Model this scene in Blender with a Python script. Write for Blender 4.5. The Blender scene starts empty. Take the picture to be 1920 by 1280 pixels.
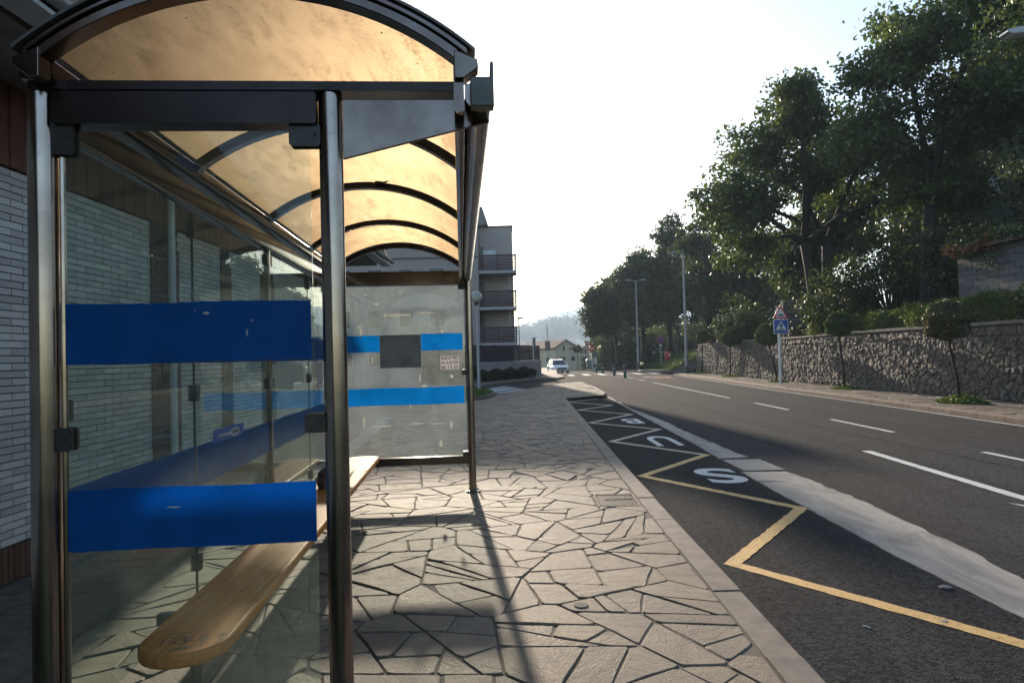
import bpy, math, random
import numpy as np
from mathutils import Vector, Matrix
random.seed(7); NP = np.random.default_rng(11)
S = bpy.context.scene
COL = S.collection
pi = math.pi
# ------------------------------------------------------------------ camera, world, sun, exposure
F, H, ROLL, TILT = 1280.0, 1.6, math.radians(1.5), math.radians(1.26)
cam = bpy.data.objects.new('camera', bpy.data.cameras.new('camera')); COL.objects.link(cam)
cam.data.sensor_width = 36; cam.data.lens = 24; cam.data.clip_start = .05; cam.data.clip_end = 9000
_f = Vector((0, math.cos(TILT), math.sin(TILT))); _u = Vector((0, -math.sin(TILT), math.cos(TILT))); _r = Vector((1, 0, 0))
_R = _r * math.cos(ROLL) - _u * math.sin(ROLL); _U = _r * math.sin(ROLL) + _u * math.cos(ROLL)
cam.matrix_world = Matrix(((_R.x, _U.x, -_f.x, 0), (_R.y, _U.y, -_f.y, 0), (_R.z, _U.z, -_f.z, H), (0, 0, 0, 1)))
S.camera = cam
SUN_EL = math.radians(15.6); SUN_DIR = Vector((-.116, .992, 0)).normalized()
SUN_DIR = Vector((SUN_DIR.x * math.cos(SUN_EL), SUN_DIR.y * math.cos(SUN_EL), math.sin(SUN_EL)))
W = bpy.data.worlds.new('World'); S.world = W; W.use_nodes = True
wn = W.node_tree.nodes; wl = W.node_tree.links; wn.clear()
sky = wn.new('ShaderNodeTexSky'); sky.sky_type = 'NISHITA'; sky.sun_disc = False
sky.sun_elevation = SUN_EL; sky.sun_rotation = math.atan2(SUN_DIR.x, SUN_DIR.y)
sky.altitude = 100; sky.air_density = 1.0; sky.dust_density = .9; sky.ozone_density = 1.2
bg = wn.new('ShaderNodeBackground'); bg.inputs[1].default_value = .112
wo = wn.new('ShaderNodeOutputWorld'); wl.new(sky.outputs[0], bg.inputs[0]); wl.new(bg.outputs[0], wo.inputs[0])
sl = bpy.data.lights.new('sun', 'SUN'); sl.energy = 4.2; sl.angle = math.radians(1.0); sl.color = (1, .85, .67)
sun = bpy.data.objects.new('sun', sl); COL.objects.link(sun); sun.rotation_euler = SUN_DIR.to_track_quat('Z', 'Y').to_euler()
vs = S.view_settings; S.display_settings.display_device = 'sRGB'
vs.view_transform = 'Standard'; vs.look = 'None'; vs.gamma = 1; vs.use_curve_mapping = False; vs.exposure = 1.25
S.cycles.use_denoising = True; S.cycles.max_bounces = 10; S.cycles.transparent_max_bounces = 24
S.cycles.diffuse_bounces = 4; S.cycles.glossy_bounces = 4; S.cycles.transmission_bounces = 8; S.cycles.volume_bounces = 0
S.cycles.sample_clamp_indirect = 6; S.cycles.caustics_refractive = True; S.cycles.caustics_reflective = False

# ------------------------------------------------------------------ helpers
def ray(x, y):
    a = (x - 960) / F; b = (640 - y) / F
    p = a * math.cos(ROLL) + b * math.sin(ROLL); q = -a * math.sin(ROLL) + b * math.cos(ROLL)
    return (p, math.cos(TILT) - q * math.sin(TILT), math.sin(TILT) + q * math.cos(TILT))
def at(x, y, D):
    a = ray(x, y); t = D / a[1]; return Vector((a[0] * t, D, H + a[2] * t))
def gr(x, y, z=0.):
    a = ray(x, y); t = (z - H) / a[2]; return Vector((a[0] * t, a[1] * t, z))
def proj(v):
    z = v[2] - H; dep = v[1] * math.cos(TILT) + z * math.sin(TILT)
    if dep < .1: return None
    p = v[0] / dep; q = (-v[1] * math.sin(TILT) + z * math.cos(TILT)) / dep
    return (960 + F * (p * math.cos(ROLL) - q * math.sin(ROLL)), 640 - F * (p * math.sin(ROLL) + q * math.cos(ROLL)), dep)
def lerp(a, b, t): return a + (b - a) * t
def interp(t, pts):
    if t <= pts[0][0]: return pts[0][1]
    for (a, u), (b, v) in zip(pts, pts[1:]):
        if t <= b: return u + (v - u) * (t - a) / (b - a)
    return pts[-1][1]
def tag(o, label=None, cat=None, group=None, kind=None):
    if label: o['label'] = label
    if cat: o['category'] = cat
    if group: o['group'] = group
    if kind: o['kind'] = kind
    return o
def empty(name, loc=(0, 0, 0), rz=0, label=None, cat=None, group=None):
    o = bpy.data.objects.new(name, None); COL.objects.link(o); o.location = loc; o.rotation_euler = (0, 0, rz); o.empty_display_size = .1
    return tag(o, label, cat, group)
def copy_tree(o, parent=None):
    c = o.copy(); COL.objects.link(c)
    if parent: c.parent = parent
    for ch in list(o.children): copy_tree(ch, c)
    return c
class MB:
    def __init__(s): s.v = []; s.f = []; s.m = []; s.mi = 0
    def poly(s, vs, faces):
        b = len(s.v); s.v += [tuple(p) for p in vs]; s.f += [tuple(i + b for i in f) for f in faces]; s.m += [s.mi] * len(faces); return s
    def box(s, x0, x1, y0, y1, z0, z1):
        return s.poly([(x0, y0, z0), (x1, y0, z0), (x1, y1, z0), (x0, y1, z0), (x0, y0, z1), (x1, y0, z1), (x1, y1, z1), (x0, y1, z1)],
                      [(0, 3, 2, 1), (4, 5, 6, 7), (0, 1, 5, 4), (1, 2, 6, 5), (2, 3, 7, 6), (3, 0, 4, 7)])
    def tube(s, pts, rads, n=8, cap=True):
        pts = [Vector(p) for p in pts]; rads = rads if isinstance(rads, (list, tuple)) else [rads] * len(pts)
        b = len(s.v); ref = None
        for i, p in enumerate(pts):
            t = (pts[min(i + 1, len(pts) - 1)] - pts[max(i - 1, 0)]).normalized()
            if ref is None: ref = Vector((1, 0, 0)) if abs(t.x) < .8 else Vector((0, 1, 0))
            u = (ref - t * ref.dot(t)).normalized(); w = t.cross(u); ref = u
            for k in range(n):
                a = 2 * pi * k / n; q = p + (u * math.cos(a) + w * math.sin(a)) * rads[i]; s.v.append(tuple(q))
        fs = []
        for i in range(len(pts) - 1):
            for k in range(n):
                k2 = (k + 1) % n; fs.append((b + i * n + k, b + i * n + k2, b + (i + 1) * n + k2, b + (i + 1) * n + k))
        if cap: fs += [tuple(b + k for k in range(n))[::-1], tuple(b + (len(pts) - 1) * n + k for k in range(n))]
        s.f += fs; s.m += [s.mi] * len(fs); return s
    def prism(s, poly, z0, z1, fn=None):
        # poly in 2D, extruded; fn maps (a,b,h)->xyz
        n = len(poly); fn = fn or (lambda a, b, h: (a, b, h))
        vs = [fn(a, b, z0) for a, b in poly] + [fn(a, b, z1) for a, b in poly]
        return s.poly(vs, [tuple(range(n))[::-1], tuple(range(n, 2 * n))] + [(i, (i + 1) % n, n + (i + 1) % n, n + i) for i in range(n)])
    def lathe(s, prof, c=(0, 0, 0), n=16):
        b = len(s.v)
        for r, z in prof:
            for k in range(n): s.v.append((c[0] + r * math.cos(2 * pi * k / n), c[1] + r * math.sin(2 * pi * k / n), c[2] + z))
        fs = []
        for i in range(len(prof) - 1):
            for k in range(n):
                k2 = (k + 1) % n; fs.append((b + i * n + k, b + i * n + k2, b + (i + 1) * n + k2, b + (i + 1) * n + k))
        fs += [tuple(b + k for k in range(n))[::-1], tuple(b + (len(prof) - 1) * n + k for k in range(n))]
        s.f += fs; s.m += [s.mi] * len(fs); return s
    def build(s, name, mats, parent=None, smooth=False, bevel=0, kind=None, label=None, cat=None, group=None):
        me = bpy.data.meshes.new(name); me.from_pydata(s.v, [], s.f)
        mats = mats if isinstance(mats, (list, tuple)) else [mats]
        for m in mats: me.materials.append(m)
        if len(mats) > 1: me.polygons.foreach_set('material_index', s.m)
        if smooth:
            me.polygons.foreach_set('use_smooth', [True] * len(me.polygons))
            if smooth != 'all': me.set_sharp_from_angle(angle=math.radians(40))
        me.update()
        o = bpy.data.objects.new(name, me); COL.objects.link(o)
        if parent: o.parent = parent
        if bevel:
            md = o.modifiers.new('bevel', 'BEVEL'); md.width = bevel; md.segments = 2; md.limit_method = 'ANGLE'
        return tag(o, label, cat, group, kind)
def inst(name, me, parent, loc=(0, 0, 0), rot=(0, 0, 0)):
    o = bpy.data.objects.new(name, me); COL.objects.link(o); o.parent = parent; o.location = loc; o.rotation_euler = rot; return o

# ------------------------------------------------------------------ materials
class NT:
    def __init__(s, name):
        s.m = bpy.data.materials.new(name); s.m.use_nodes = True; s.t = s.m.node_tree; s.t.nodes.clear()
        s.out = s.t.nodes.new('ShaderNodeOutputMaterial'); s.pos = s.n('NewGeometry').outputs['Position']
    def n(s, typ, inp=None, **props):
        x = s.t.nodes.new('ShaderNode' + typ)
        for k, v in props.items(): setattr(x, k, v)
        for k, v in (inp or {}).items(): s.set(x.inputs[k], v)
        return x
    def set(s, sock, v):
        if isinstance(v, bpy.types.NodeSocket): s.t.links.new(v, sock)
        elif isinstance(v, (tuple, list)) and sock.type == 'RGBA' and len(v) == 3: sock.default_value = (*v, 1)
        else: sock.default_value = v
    def map(s, scale=(1, 1, 1), rot=(0, 0, 0), vec=None): return s.n('Mapping', {'Vector': vec or s.pos, 'Scale': scale, 'Rotation': rot}).outputs[0]
    def noise(s, sc, det=3, rough=.55, vec=None, dist=0): return s.n('TexNoise', {'Vector': vec or s.pos, 'Scale': sc, 'Detail': det, 'Roughness': rough, 'Distortion': dist}).outputs[0]
    def voro(s, sc, feat='F1', out=0, vec=None): return s.n('TexVoronoi', {'Vector': vec or s.pos, 'Scale': sc}, feature=feat).outputs[out]
    def ramp(s, fac, stops):
        x = s.n('ValToRGB', {'Fac': fac}); cr = x.color_ramp
        while len(cr.elements) < len(stops): cr.elements.new(.5)
        for e, (p, c) in zip(cr.elements, stops): e.position = p; e.color = (*c, 1) if len(c) == 3 else c
        return x.outputs[0]
    def rmap(s, v, a, b, c, d): return s.n('MapRange', {0: v, 1: a, 2: b, 3: c, 4: d}).outputs[0]
    def math(s, op, a, b=0.): return s.n('Math', {0: a, 1: b}, operation=op).outputs[0]
    def mix(s, f, a, b, mode='MIX'):
        x = s.n('Mix', data_type='RGBA', blend_type=mode); s.set(x.inputs[0], f); s.set(x.inputs[6], a); s.set(x.inputs[7], b); return x.outputs[2]
    def bump(s, h, st=.3, d=.01): return s.n('Bump', {'Height': h, 'Strength': st, 'Distance': d}).outputs[0]
    def rnd(s):
        a = s.n('ObjectInfo').outputs['Random']; b = s.n('NewGeometry').outputs['Random Per Island']
        return s.math('FRACT', s.math('ADD', a, b))
    def pbr(s, col, rough=.7, metal=0., normal=None, spec=.5, **kw):
        d = {'Base Color': col, 'Roughness': rough, 'Metallic': metal, 'Specular IOR Level': spec}; d.update(kw)
        if normal: d['Normal'] = normal
        return s.n('BsdfPrincipled', d).outputs[0]
    def sh(s, f, a, b):
        x = s.n('MixShader'); s.set(x.inputs[0], f); s.set(x.inputs[1], a); s.set(x.inputs[2], b); return x.outputs[0]
    def done(s, sh): s.t.links.new(sh, s.out.inputs[0]); return s.m
M = {}
def simple(name, col, rough=.6, metal=0., var=.12, sc=6, bump=0., bsc=60, spec=.5):
    t = NT(name); n = t.noise(sc, 4); c = t.mix(t.rmap(n, .3, .7, 0, 1), [x * (1 - var) for x in col], [min(1, x * (1 + var)) for x in col])
    M[name] = t.done(t.pbr(c, rough, metal, t.bump(t.noise(bsc, 3), bump, .005) if bump else None, spec)); return M[name]
def asphalt(name, lo, hi, warm=(1, 1, 1)):
    t = NT(name)
    big = t.noise(.35, 4, .6); mid = t.noise(3.5, 4); fine = t.noise(140, 2, .7); vo = t.voro(95)
    vc = t.n('SeparateColor', {0: t.voro(52, 'F1', 1)}).outputs[0]; fine = t.math('ADD', t.math('MULTIPLY', fine, .4), t.math('MULTIPLY', vc, .6))
    sp = t.ramp(vo, [(0, (1, 1, 1)), (.3, (.25, .25, .25)), (1, (0, 0, 0))])
    c = t.mix(t.rmap(fine, .2, .8, -.15, 1.2), lo, hi); trk = t.noise(1.1, 3, .5, t.map((1.3, .02, 1))); c = t.mix(t.rmap(trk, .45, .7, 0, .4), c, [x * .55 for x in lo]); c = t.mix(t.math('MULTIPLY', sp, t.rmap(t.noise(60, 1), .45, .75, 0, .75)), c, (.14, .135, .13))
    c = t.mix(t.rmap(big, .35, .65, 0, .45), c, (lo[0] * 1.9 * warm[0], lo[1] * 1.85 * warm[1], lo[2] * 1.8 * warm[2]))
    c = t.mix(t.rmap(mid, .55, .75, 0, .35), c, [x * .6 for x in lo])
    cr = t.voro(.55, 'DISTANCE_TO_EDGE', 0, t.n('VectorMath', {0: t.pos, 1: t.n('TexNoise', {'Vector': t.pos, 'Scale': 1.6}).outputs[1]}, operation='ADD').outputs[0])
    c = t.mix(t.rmap(cr, .002, .008, .55, 0), c, (.02, .02, .02))
    h = t.math('ADD', t.math('MULTIPLY', fine, .6), t.math('MULTIPLY', vo, .9))
    M[name] = t.done(t.pbr(c, .97, 0, t.bump(h, .5, .01), .06))
asphalt('asphalt', (.026, .0252, .0245), (.082, .078, .075), (1.05, 1, .95)); asphalt('asphalt_bay', (.014, .014, .0143), (.056, .055, .054))
def stone_mat(name, stops, joint=False, sc=1., bump=1.0, rough=.75, lichen=None, aniso=(2.6, 5.5, 5)):
    t = NT(name); r = t.rnd(); c = t.ramp(r, stops)
    v = t.n('VectorMath', {0: t.pos, 1: t.n('VectorMath', {0: t.n('CombineXYZ', {0: r, 1: t.math('MULTIPLY', r, 7.3), 2: 0.}).outputs[0], 1: (31., 17., 0)}, operation='MULTIPLY').outputs[0]}, operation='ADD').outputs[0]
    vr = t.n('VectorRotate', {'Vector': v, 'Angle': t.math('MULTIPLY', r, 21.)}, rotation_type='Z_AXIS').outputs[0]
    st = t.noise(sc, 6, .68, t.map(aniso, (0, 0, .25), vr), 1.6); fine = t.noise(90 * sc, 3, .7, v)
    led = t.noise(1.6 * sc, 5, .6, t.map((1.4, 2.4, 2), (0, 0, .5), vr), .9)
    led = t.math('SNAP', led, .07)
    c = t.mix(t.rmap(led, .3, .7, 0, 1), t.mix(1., c, (.72, .7, .68), 'MULTIPLY'), t.mix(1., c, (1.14, 1.12, 1.08), 'MULTIPLY'))
    c = t.mix(t.rmap(st, .38, .68, 0, .7), c, t.mix(.62, c, (.06, .05, .042), 'MULTIPLY'))
    c = t.mix(t.rmap(fine, .35, .8, 0, .25), c, (.3, .27, .23))
    if lichen: c = t.mix(t.math('MULTIPLY', t.rmap(t.noise(1.1, 4), .52, .7, 0, .6), t.rmap(t.noise(40, 2), .3, .6, 0, 1)), c, lichen)
    spots = t.voro(7, 'F1', 0, v); c = t.mix(t.rmap(spots, .03, .045, .8, 0), c, (.55, .53, .48))
    rw = t.rmap(t.math('FRACT', t.math('MULTIPLY', r, 13.7)), 0, 1, .15, 1.)
    h = t.math('ADD', t.math('MULTIPLY', t.math('MULTIPLY', led, rw), 3.0), t.math('ADD', t.math('MULTIPLY', t.math('MULTIPLY', st, rw), .45), t.math('MULTIPLY', fine, .16)))
    M[name] = t.done(t.pbr(c, t.rmap(fine, .3, .7, rough - .12, rough + .1), 0, t.bump(h, bump, .03), .4))
stone_mat('flagstone', [(0, (0.13, 0.096, 0.067)), (0.15, (0.259, 0.196, 0.134)), (0.35, (0.178, 0.141, 0.107)), (0.5, (0.284, 0.216, 0.15)), (0.65, (0.146, 0.116, 0.09)), (0.85, (0.227, 0.172, 0.119)), (1, (0.162, 0.122, 0.092))], lichen=None)
stone_mat('flagstone_mossy', [(0, (.19, .165, .09)), (.5, (.24, .2, .14)), (1, (.19, .17, .11))], lichen=(.3, .26, .08))
stone_mat('wall_stone', [(0, (0.201, 0.157, 0.114)), (0.2, (0.152, 0.115, 0.085)), (0.4, (0.121, 0.096, 0.075)), (0.6, (0.226, 0.183, 0.135)), (0.8, (0.145, 0.096, 0.068)), (1, (0.185, 0.161, 0.135))], sc=2.6, bump=1.0, aniso=(1.5, 1.5, 3))
simple('mortar', (.095, .078, .062), .9, 0, .3, 20, .4); simple('mortar_dark', (.05, .043, .036), .95, 0, .3, 20, .4)
simple('grate_bar', (.42, .4, .37), .7, 0, .2, 20); simple('joint_mortar', (.1, .085, .066), .95, 0, .4, 12, .5); simple('kerb', (.15, .122, .1), .8, 0, .3, 7, .3, 120); simple('kerb_brown', (.15, .1, .07), .85, 0, .3, 5, .3, 90)
simple('cap_stone', (.2, .16, .125), .85, 0, .25, 5, .4, 70)
t = NT('concrete'); st = t.noise(1.3, 6, .65, t.map((2.4, .7, 1)), .8); fi = t.noise(60, 4)
c = t.ramp(st, [(.25, (.095, .088, .08)), (.42, (.21, .19, .168)), (.58, (.33, .295, .255)), (.75, (.15, .132, .113))])
c = t.mix(t.rmap(t.noise(5, 5), .58, .75, 0, .5), c, (.16, .15, .145)); c = t.mix(t.rmap(t.noise(.6, 2), .4, .7, 0, .3), c, (.31, .25, .2))
M['concrete'] = t.done(t.pbr(c, .8, 0, t.bump(t.math('ADD', fi, st), .3, .006)))
def paint(name, col):
    t = NT(name); a = t.noise(55, 4, .75); b = t.noise(4, 3); f = t.math('ADD', t.math('MULTIPLY', a, .65), t.math('MULTIPLY', b, .35))
    crk = t.voro(7, 'DISTANCE_TO_EDGE', 0, t.n('VectorMath', {0: t.pos, 1: t.n('TexNoise', {'Vector': t.pos, 'Scale': 9}).outputs[1]}, operation='ADD').outputs[0])
    wear = t.math('MAXIMUM', t.rmap(f, .57, .66, 0, .85), t.rmap(crk, .006, .02, .7, 0))
    c = t.mix(t.noise(14, 3), [x * .82 for x in col], [x * 1.1 for x in col])
    M[name] = t.done(t.sh(wear, t.pbr(c, .75, 0, t.bump(a, .25, .004)), t.n('BsdfTransparent').outputs[0]))
paint('paint_white', (.62, .61, .58)); paint('paint_yellow', (.66, .41, .15)); paint('paint_yellow_shade', (.5, .44, .33)); paint('paint_red', (.42, .1, .08))
# metals
t = NT('steel'); br = t.noise(5, 5, .6, t.map((90, 90, 1.2))); pa = t.noise(5, 4)
c = t.mix(t.rmap(pa, .35, .7, 0, 1), (.26, .215, .19), (.4, .34, .3)); c = t.mix(t.rmap(t.noise(22, 5, .7), .58, .75, 0, .5), c, (.1, .08, .065))
M['steel'] = t.done(t.pbr(c, t.rmap(br, .3, .7, .14, .24), 1, t.bump(br, .02, .001)))
t = NT('steel_flat'); br = t.noise(5, 5, .6, t.map((1.2, 60, 60))); pa = t.noise(4, 5, .65)
c = t.mix(t.rmap(pa, .35, .7, 0, 1), (.15, .12, .1), (.24, .195, .17)); c = t.mix(t.rmap(t.noise(9, 4, .6), .55, .75, 0, .35), c, (.07, .05, .042))
M['steel_flat'] = t.done(t.pbr(c, t.rmap(br, .3, .7, .1, .2), 1, t.bump(br, .03, .001)))
simple('beam_metal', (.03, .022, .019), .25, .6, .3, 6); simple('dark_metal', (.1, .095, .09), .45, .7, .3, 8); simple('clamp', (.05, .045, .042), .38, .5, .3, 12)  # near end beam and rail: dark reflection put into the steel's colour
simple('galvanised', (.34, .35, .37), .5, .6, .15, 9); simple('black', (.012, .012, .012), .6); simple('iron', (.13, .115, .1), .55, .7, .4, 30, .3)
simple('white_paint', (.72, .72, .7), .45, 0, .08); simple('sign_red', (.5, .03, .03), .4); simple('sign_blue', (.03, .07, .34), .4); simple('sign_grey', (.16, .16, .17), .5)
simple('paper', (.78, .72, .73), .8, 0, .06, 14); simple('paper_grey', (.22, .22, .225), .6, 0, .25, 5); simple('paper_torn', (.44, .42, .36), .85, 0, .25, 30)
for nm_, cl_ in (('paper', (.92, .87, .88)), ('paper_torn', (.86, .85, .8))):
    t = NT(nm_); c = t.mix(t.noise(30, 4), [x * .7 for x in cl_], cl_); M[nm_] = t.done(t.sh(.55, t.pbr(c, .8), t.n('BsdfTranslucent', {0: c}).outputs[0]))
simple('ink', (.03, .03, .035), .7); simple('sticker_blue', (.02, .07, .36), .4)
# glass
def glass(name, dust, streak, dustcol=(.6, .62, .58), tint=(.95, .975, .96)):
    t = NT(name); n1 = t.noise(2.2, 5, .65); n2 = t.noise(3, 6, .7, t.map((26, 26, .9))); n3 = t.noise(110, 2, .7); v = t.voro(26)
    f = t.math('ADD', t.rmap(n1, .3, .75, dust * .35, dust), t.math('MULTIPLY', t.rmap(n2, .5, .8, 0, streak), t.rmap(n1, .35, .65, .2, 1)))
    f = t.math('ADD', f, t.math('MULTIPLY', t.rmap(v, .05, .11, .5, 0), t.rmap(t.noise(5, 2), .55, .7, 0, 1)))
    f = t.math('ADD', f, t.rmap(n3, .62, .75, 0, dust * .8))
    clear = t.sh(t.math('ADD', .02, t.math('MULTIPLY', .75, t.math('POWER', t.n('LayerWeight', {'Blend': .5}).outputs[1], 5.))), t.n('BsdfTransparent', {0: tint}).outputs[0], t.n('BsdfGlossy', {0: (1, 1, 1), 1: .015}).outputs[0])
    d = t.sh(.5, t.n('BsdfDiffuse', {0: dustcol}).outputs[0], t.n('BsdfTranslucent', {0: dustcol}).outputs[0])
    M[name] = t.done(t.sh(f, clear, d))
glass('glass', .05, .06, (.5, .56, .5), (.93, .97, .945)); glass('glass_back', .035, .03, (.5, .56, .5), (.92, .965, .94)); glass('glass_dusty', .17, .24, (.5, .54, .54))
def vinyl(name, a, b):
    t = NT(name); n = t.noise(6, 5, .65); n2 = t.noise(38, 4, .7)
    c = t.mix(t.rmap(n, .35, .7, 0, 1), a, [x * .8 for x in a]); cb = t.mix(t.rmap(n, .35, .7, 0, 1), b, [x * .8 for x in b])
    c = t.mix(t.rmap(n2, .68, .76, 0, .8), c, (.3, .33, .34))
    s1 = t.sh(.55, t.pbr(c, .45, 0, None, .3), t.n('BsdfTranslucent', {0: cb}).outputs[0]); M[name] = t.done(s1)
vinyl('vinyl', (.006, .115, .36), (.012, .3, .75)); vinyl('vinyl_far', (.01, .2, .5), (.02, .52, .95))
# translucent, dirty roof sheet
t = NT('roof_sheet'); n1 = t.noise(3, 6, .65, t.map((4, .8, 4), (0, 0, .12)), .4); n2 = t.noise(60, 4, .75); n3 = t.noise(1.2, 4)
dirt = t.math('MULTIPLY', t.rmap(n1, .46, .72, 0, 1), t.rmap(n2, .42, .62, .15, 1)); dirt = t.math('MULTIPLY', dirt, t.rmap(n3, .35, .6, .15, .6)); dirt = t.math('ADD', dirt, t.rmap(t.noise(150, 3, .8), .5, .7, 0, .3))
sp = t.math('MULTIPLY', t.rmap(t.voro(9), .035, .06, 1, 0), t.rmap(t.noise(2.7, 2), .5, .6, 0, 1))
base = t.mix(t.rmap(t.noise(1.5, 4), .3, .7, 0, 1), (.37, .32, .255), (.44, .385, .31))
base = t.mix(dirt, base, (.16, .125, .085)); base = t.mix(sp, base, (.05, .035, .02))
rg = t.n('BsdfRefraction', {'Color': base, 'Roughness': t.rmap(n2, .3, .7, .42, .52), 'IOR': 1.4}).outputs[0]
df = t.sh(.6, t.n('BsdfDiffuse', {0: t.mix(.5, base, (.3, .26, .2))}).outputs[0], t.n('BsdfTranslucent', {0: base}).outputs[0])
M['roof_sheet'] = t.done(t.sh(t.rmap(dirt, 0, 1, .2, .5), rg, df))
# wood bench
t = NT('bench_wood'); gr_ = t.noise(2.2, 5, .6, t.map((26, 1.1, 26), (0, 0, .075)), .5); wear = t.noise(24, 5, .7)
c = t.ramp(gr_, [(.3, (.3, .085, .01)), (.5, (.42, .14, .02)), (.7, (.52, .2, .04))])
c = t.mix(t.math('MULTIPLY', t.rmap(wear, .6, .7, 0, .7), t.rmap(t.noise(2.6, 3), .5, .68, 0, 1)), c, (.6, .48, .34))
M['bench_wood'] = t.done(t.pbr(c, t.rmap(wear, .4, .7, .5, .68), 0, t.bump(t.math('ADD', gr_, t.math('MULTIPLY', wear, .4)), .12, .004), .18))
# bricks, claddings
def brick_mat(name, a, b, spotc):
    t = NT(name); c = t.mix(t.rnd(), a, b); c = t.mix(t.rmap(t.noise(35, 4, .7), .6, .75, 0, .5), c, spotc); c = t.mix(t.rmap(t.noise(1.2, 4), .5, .75, 0, .3), c, [x * .6 for x in a])
    M[name] = t.done(t.pbr(c, .6, 0, t.bump(t.noise(120, 3), .25, .003)))
brick_mat('brick_white', (.44, .43, .42), (.64, .62, .6), (.26, .24, .22)); brick_mat('brick_brown', (.075, .035, .024), (.13, .06, .04), (.2, .15, .12))
simple('cladding_brown', (.13, .06, .04), .7, 0, .3, 3, .2); simple('soffit', (.22, .22, .21), .8, 0, .2, 2); simple('fascia', (.55, .58, .62), .7, 0, .12, 3); simple('tile_dark', (.085, .08, .075), .75, 0, .4, 9, .3, 80)
simple('rubble', (.11, .095, .08), .9, 0, .35, 14, .6, 60); simple('render_mauve', (.33, .285, .265), .85, 0, .08, 1.5, .1); simple('render_light', (.42, .37, .345), .85, 0, .08, 1.5, .1)
simple('balcony_slat', (.075, .035, .035), .65, 0, .3, 4); simple('slab', (.4, .37, .4), .8, 0, .1); simple('fence_dark', (.045, .035, .036), .7, 0, .2); simple('window_dark', (.03, .035, .04), .15, 0, .2)
simple('roof_tile', (.16, .09, .075), .85, 0, .3, 2, .3, 14); simple('roof_red', (.3, .12, .08), .85, 0, .3, 2); simple('render_cream', (.58, .5, .36), .85, 0, .08); simple('render_white', (.6, .6, .58), .85, 0, .08); simple('render_pink', (.4, .31, .28), .85, 0, .1)
simple('dark_wall', (.1, .105, .125), .8, 0, .15); simple('house_shaded', (.022, .028, .016), .95, 0, .4, 5, .5, 12); simple('brown_frame', (.09, .05, .04), .6); simple('block', (.1, .098, .098), .85, 0, .2, 3, .3, 50)
simple('bollard_green', (.015, .1, .075), .4, 0, .1); simple('bollard_band', (.5, .52, .52), .35); simple('teal_box', (.1, .2, .19), .5); simple('rubber', (.02, .02, .02), .8)
simple('car_white', (.75, .77, .8), .2, 0, .02, 2, 0, 60, .6); simple('chrome', (.6, .6, .62), .2, 1.); simple('car_glass', (.05, .06, .07), .05, 0, .1); simple('lamp_lens', (.7, .75, .8), .15)
simple('globe_top', (.3, .33, .3), .35); t = NT('globe'); M['globe'] = t.done(t.sh(.5, t.pbr((.7, .7, .6), .3), t.n('BsdfTranslucent', {0: (.75, .75, .6)}).outputs[0]))
simple('bark', (.028, .022, .018), .9, 0, .35, 14, .8, 40); simple('soil', (.09, .07, .05), .95, 0, .35, 3, .4, 30)
simple('paper_bag', (.06, .03, .02), .8, 0, .4, 20); simple('leaf_dry', (.2, .11, .045), .8, 0, .3, 30)
def leaf(name, a, b, tr=.35, gloss=.5, dead=None):
    t = NT(name); r = t.n('NewGeometry').outputs['Random Per Island']; c = t.mix(r, a, b); big = t.noise(.6, 3)
    c = t.mix(t.rmap(big, .35, .65, 0, .6), c, [x * .6 for x in a])
    if dead: c = t.mix(t.rmap(t.math('FRACT', t.math('MULTIPLY', r, 17.3)), .8, .85, 0, 1), c, dead)
    cb = t.mix(.4, c, (.16, .2, .03))
    M[name] = t.done(t.sh(tr, t.pbr(c, .5, 0, None, gloss), t.n('BsdfTranslucent', {0: cb}).outputs[0]))
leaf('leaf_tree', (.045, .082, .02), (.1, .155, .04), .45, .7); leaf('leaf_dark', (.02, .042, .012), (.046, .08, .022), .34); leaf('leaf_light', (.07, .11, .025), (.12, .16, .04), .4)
leaf('leaf_ball', (.06, .095, .02), (.11, .155, .045), .35, .8); leaf('leaf_ball_red', (.055, .075, .02), (.12, .12, .04), .3, .8, (.16, .065, .035)); leaf('leaf_ivy', (.05, .08, .02), (.1, .14, .04), .25, .8)
leaf('leaf_red', (.25, .06, .02), (.3, .13, .04), .35); leaf('leaf_hedge', (.09, .16, .025), (.17, .25, .045), .45, .4, (.09, .05, .025)); leaf('grass', (.06, .11, .018), (.12, .19, .035), .4, .3); leaf('leaf_bronze', (.055, .05, .025), (.09, .07, .04), .25)
t = NT('grass_ground'); c = t.ramp(t.noise(3, 5, .7), [(.3, (.03, .055, .012)), (.55, (.06, .1, .02)), (.75, (.11, .13, .035))]); M['grass_ground'] = t.done(t.pbr(c, .95, 0, t.bump(t.noise(30, 5, .8), 1, .08)))
t = NT('hill_green'); c = t.ramp(t.noise(.05, 6, .7), [(.3, (.03, .045, .018)), (.55, (.05, .075, .025)), (.75, (.09, .11, .04))]); M['hill_green'] = t.done(t.pbr(c, 1., 0, t.bump(t.noise(.12, 6, .8), 1, 4)))

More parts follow.
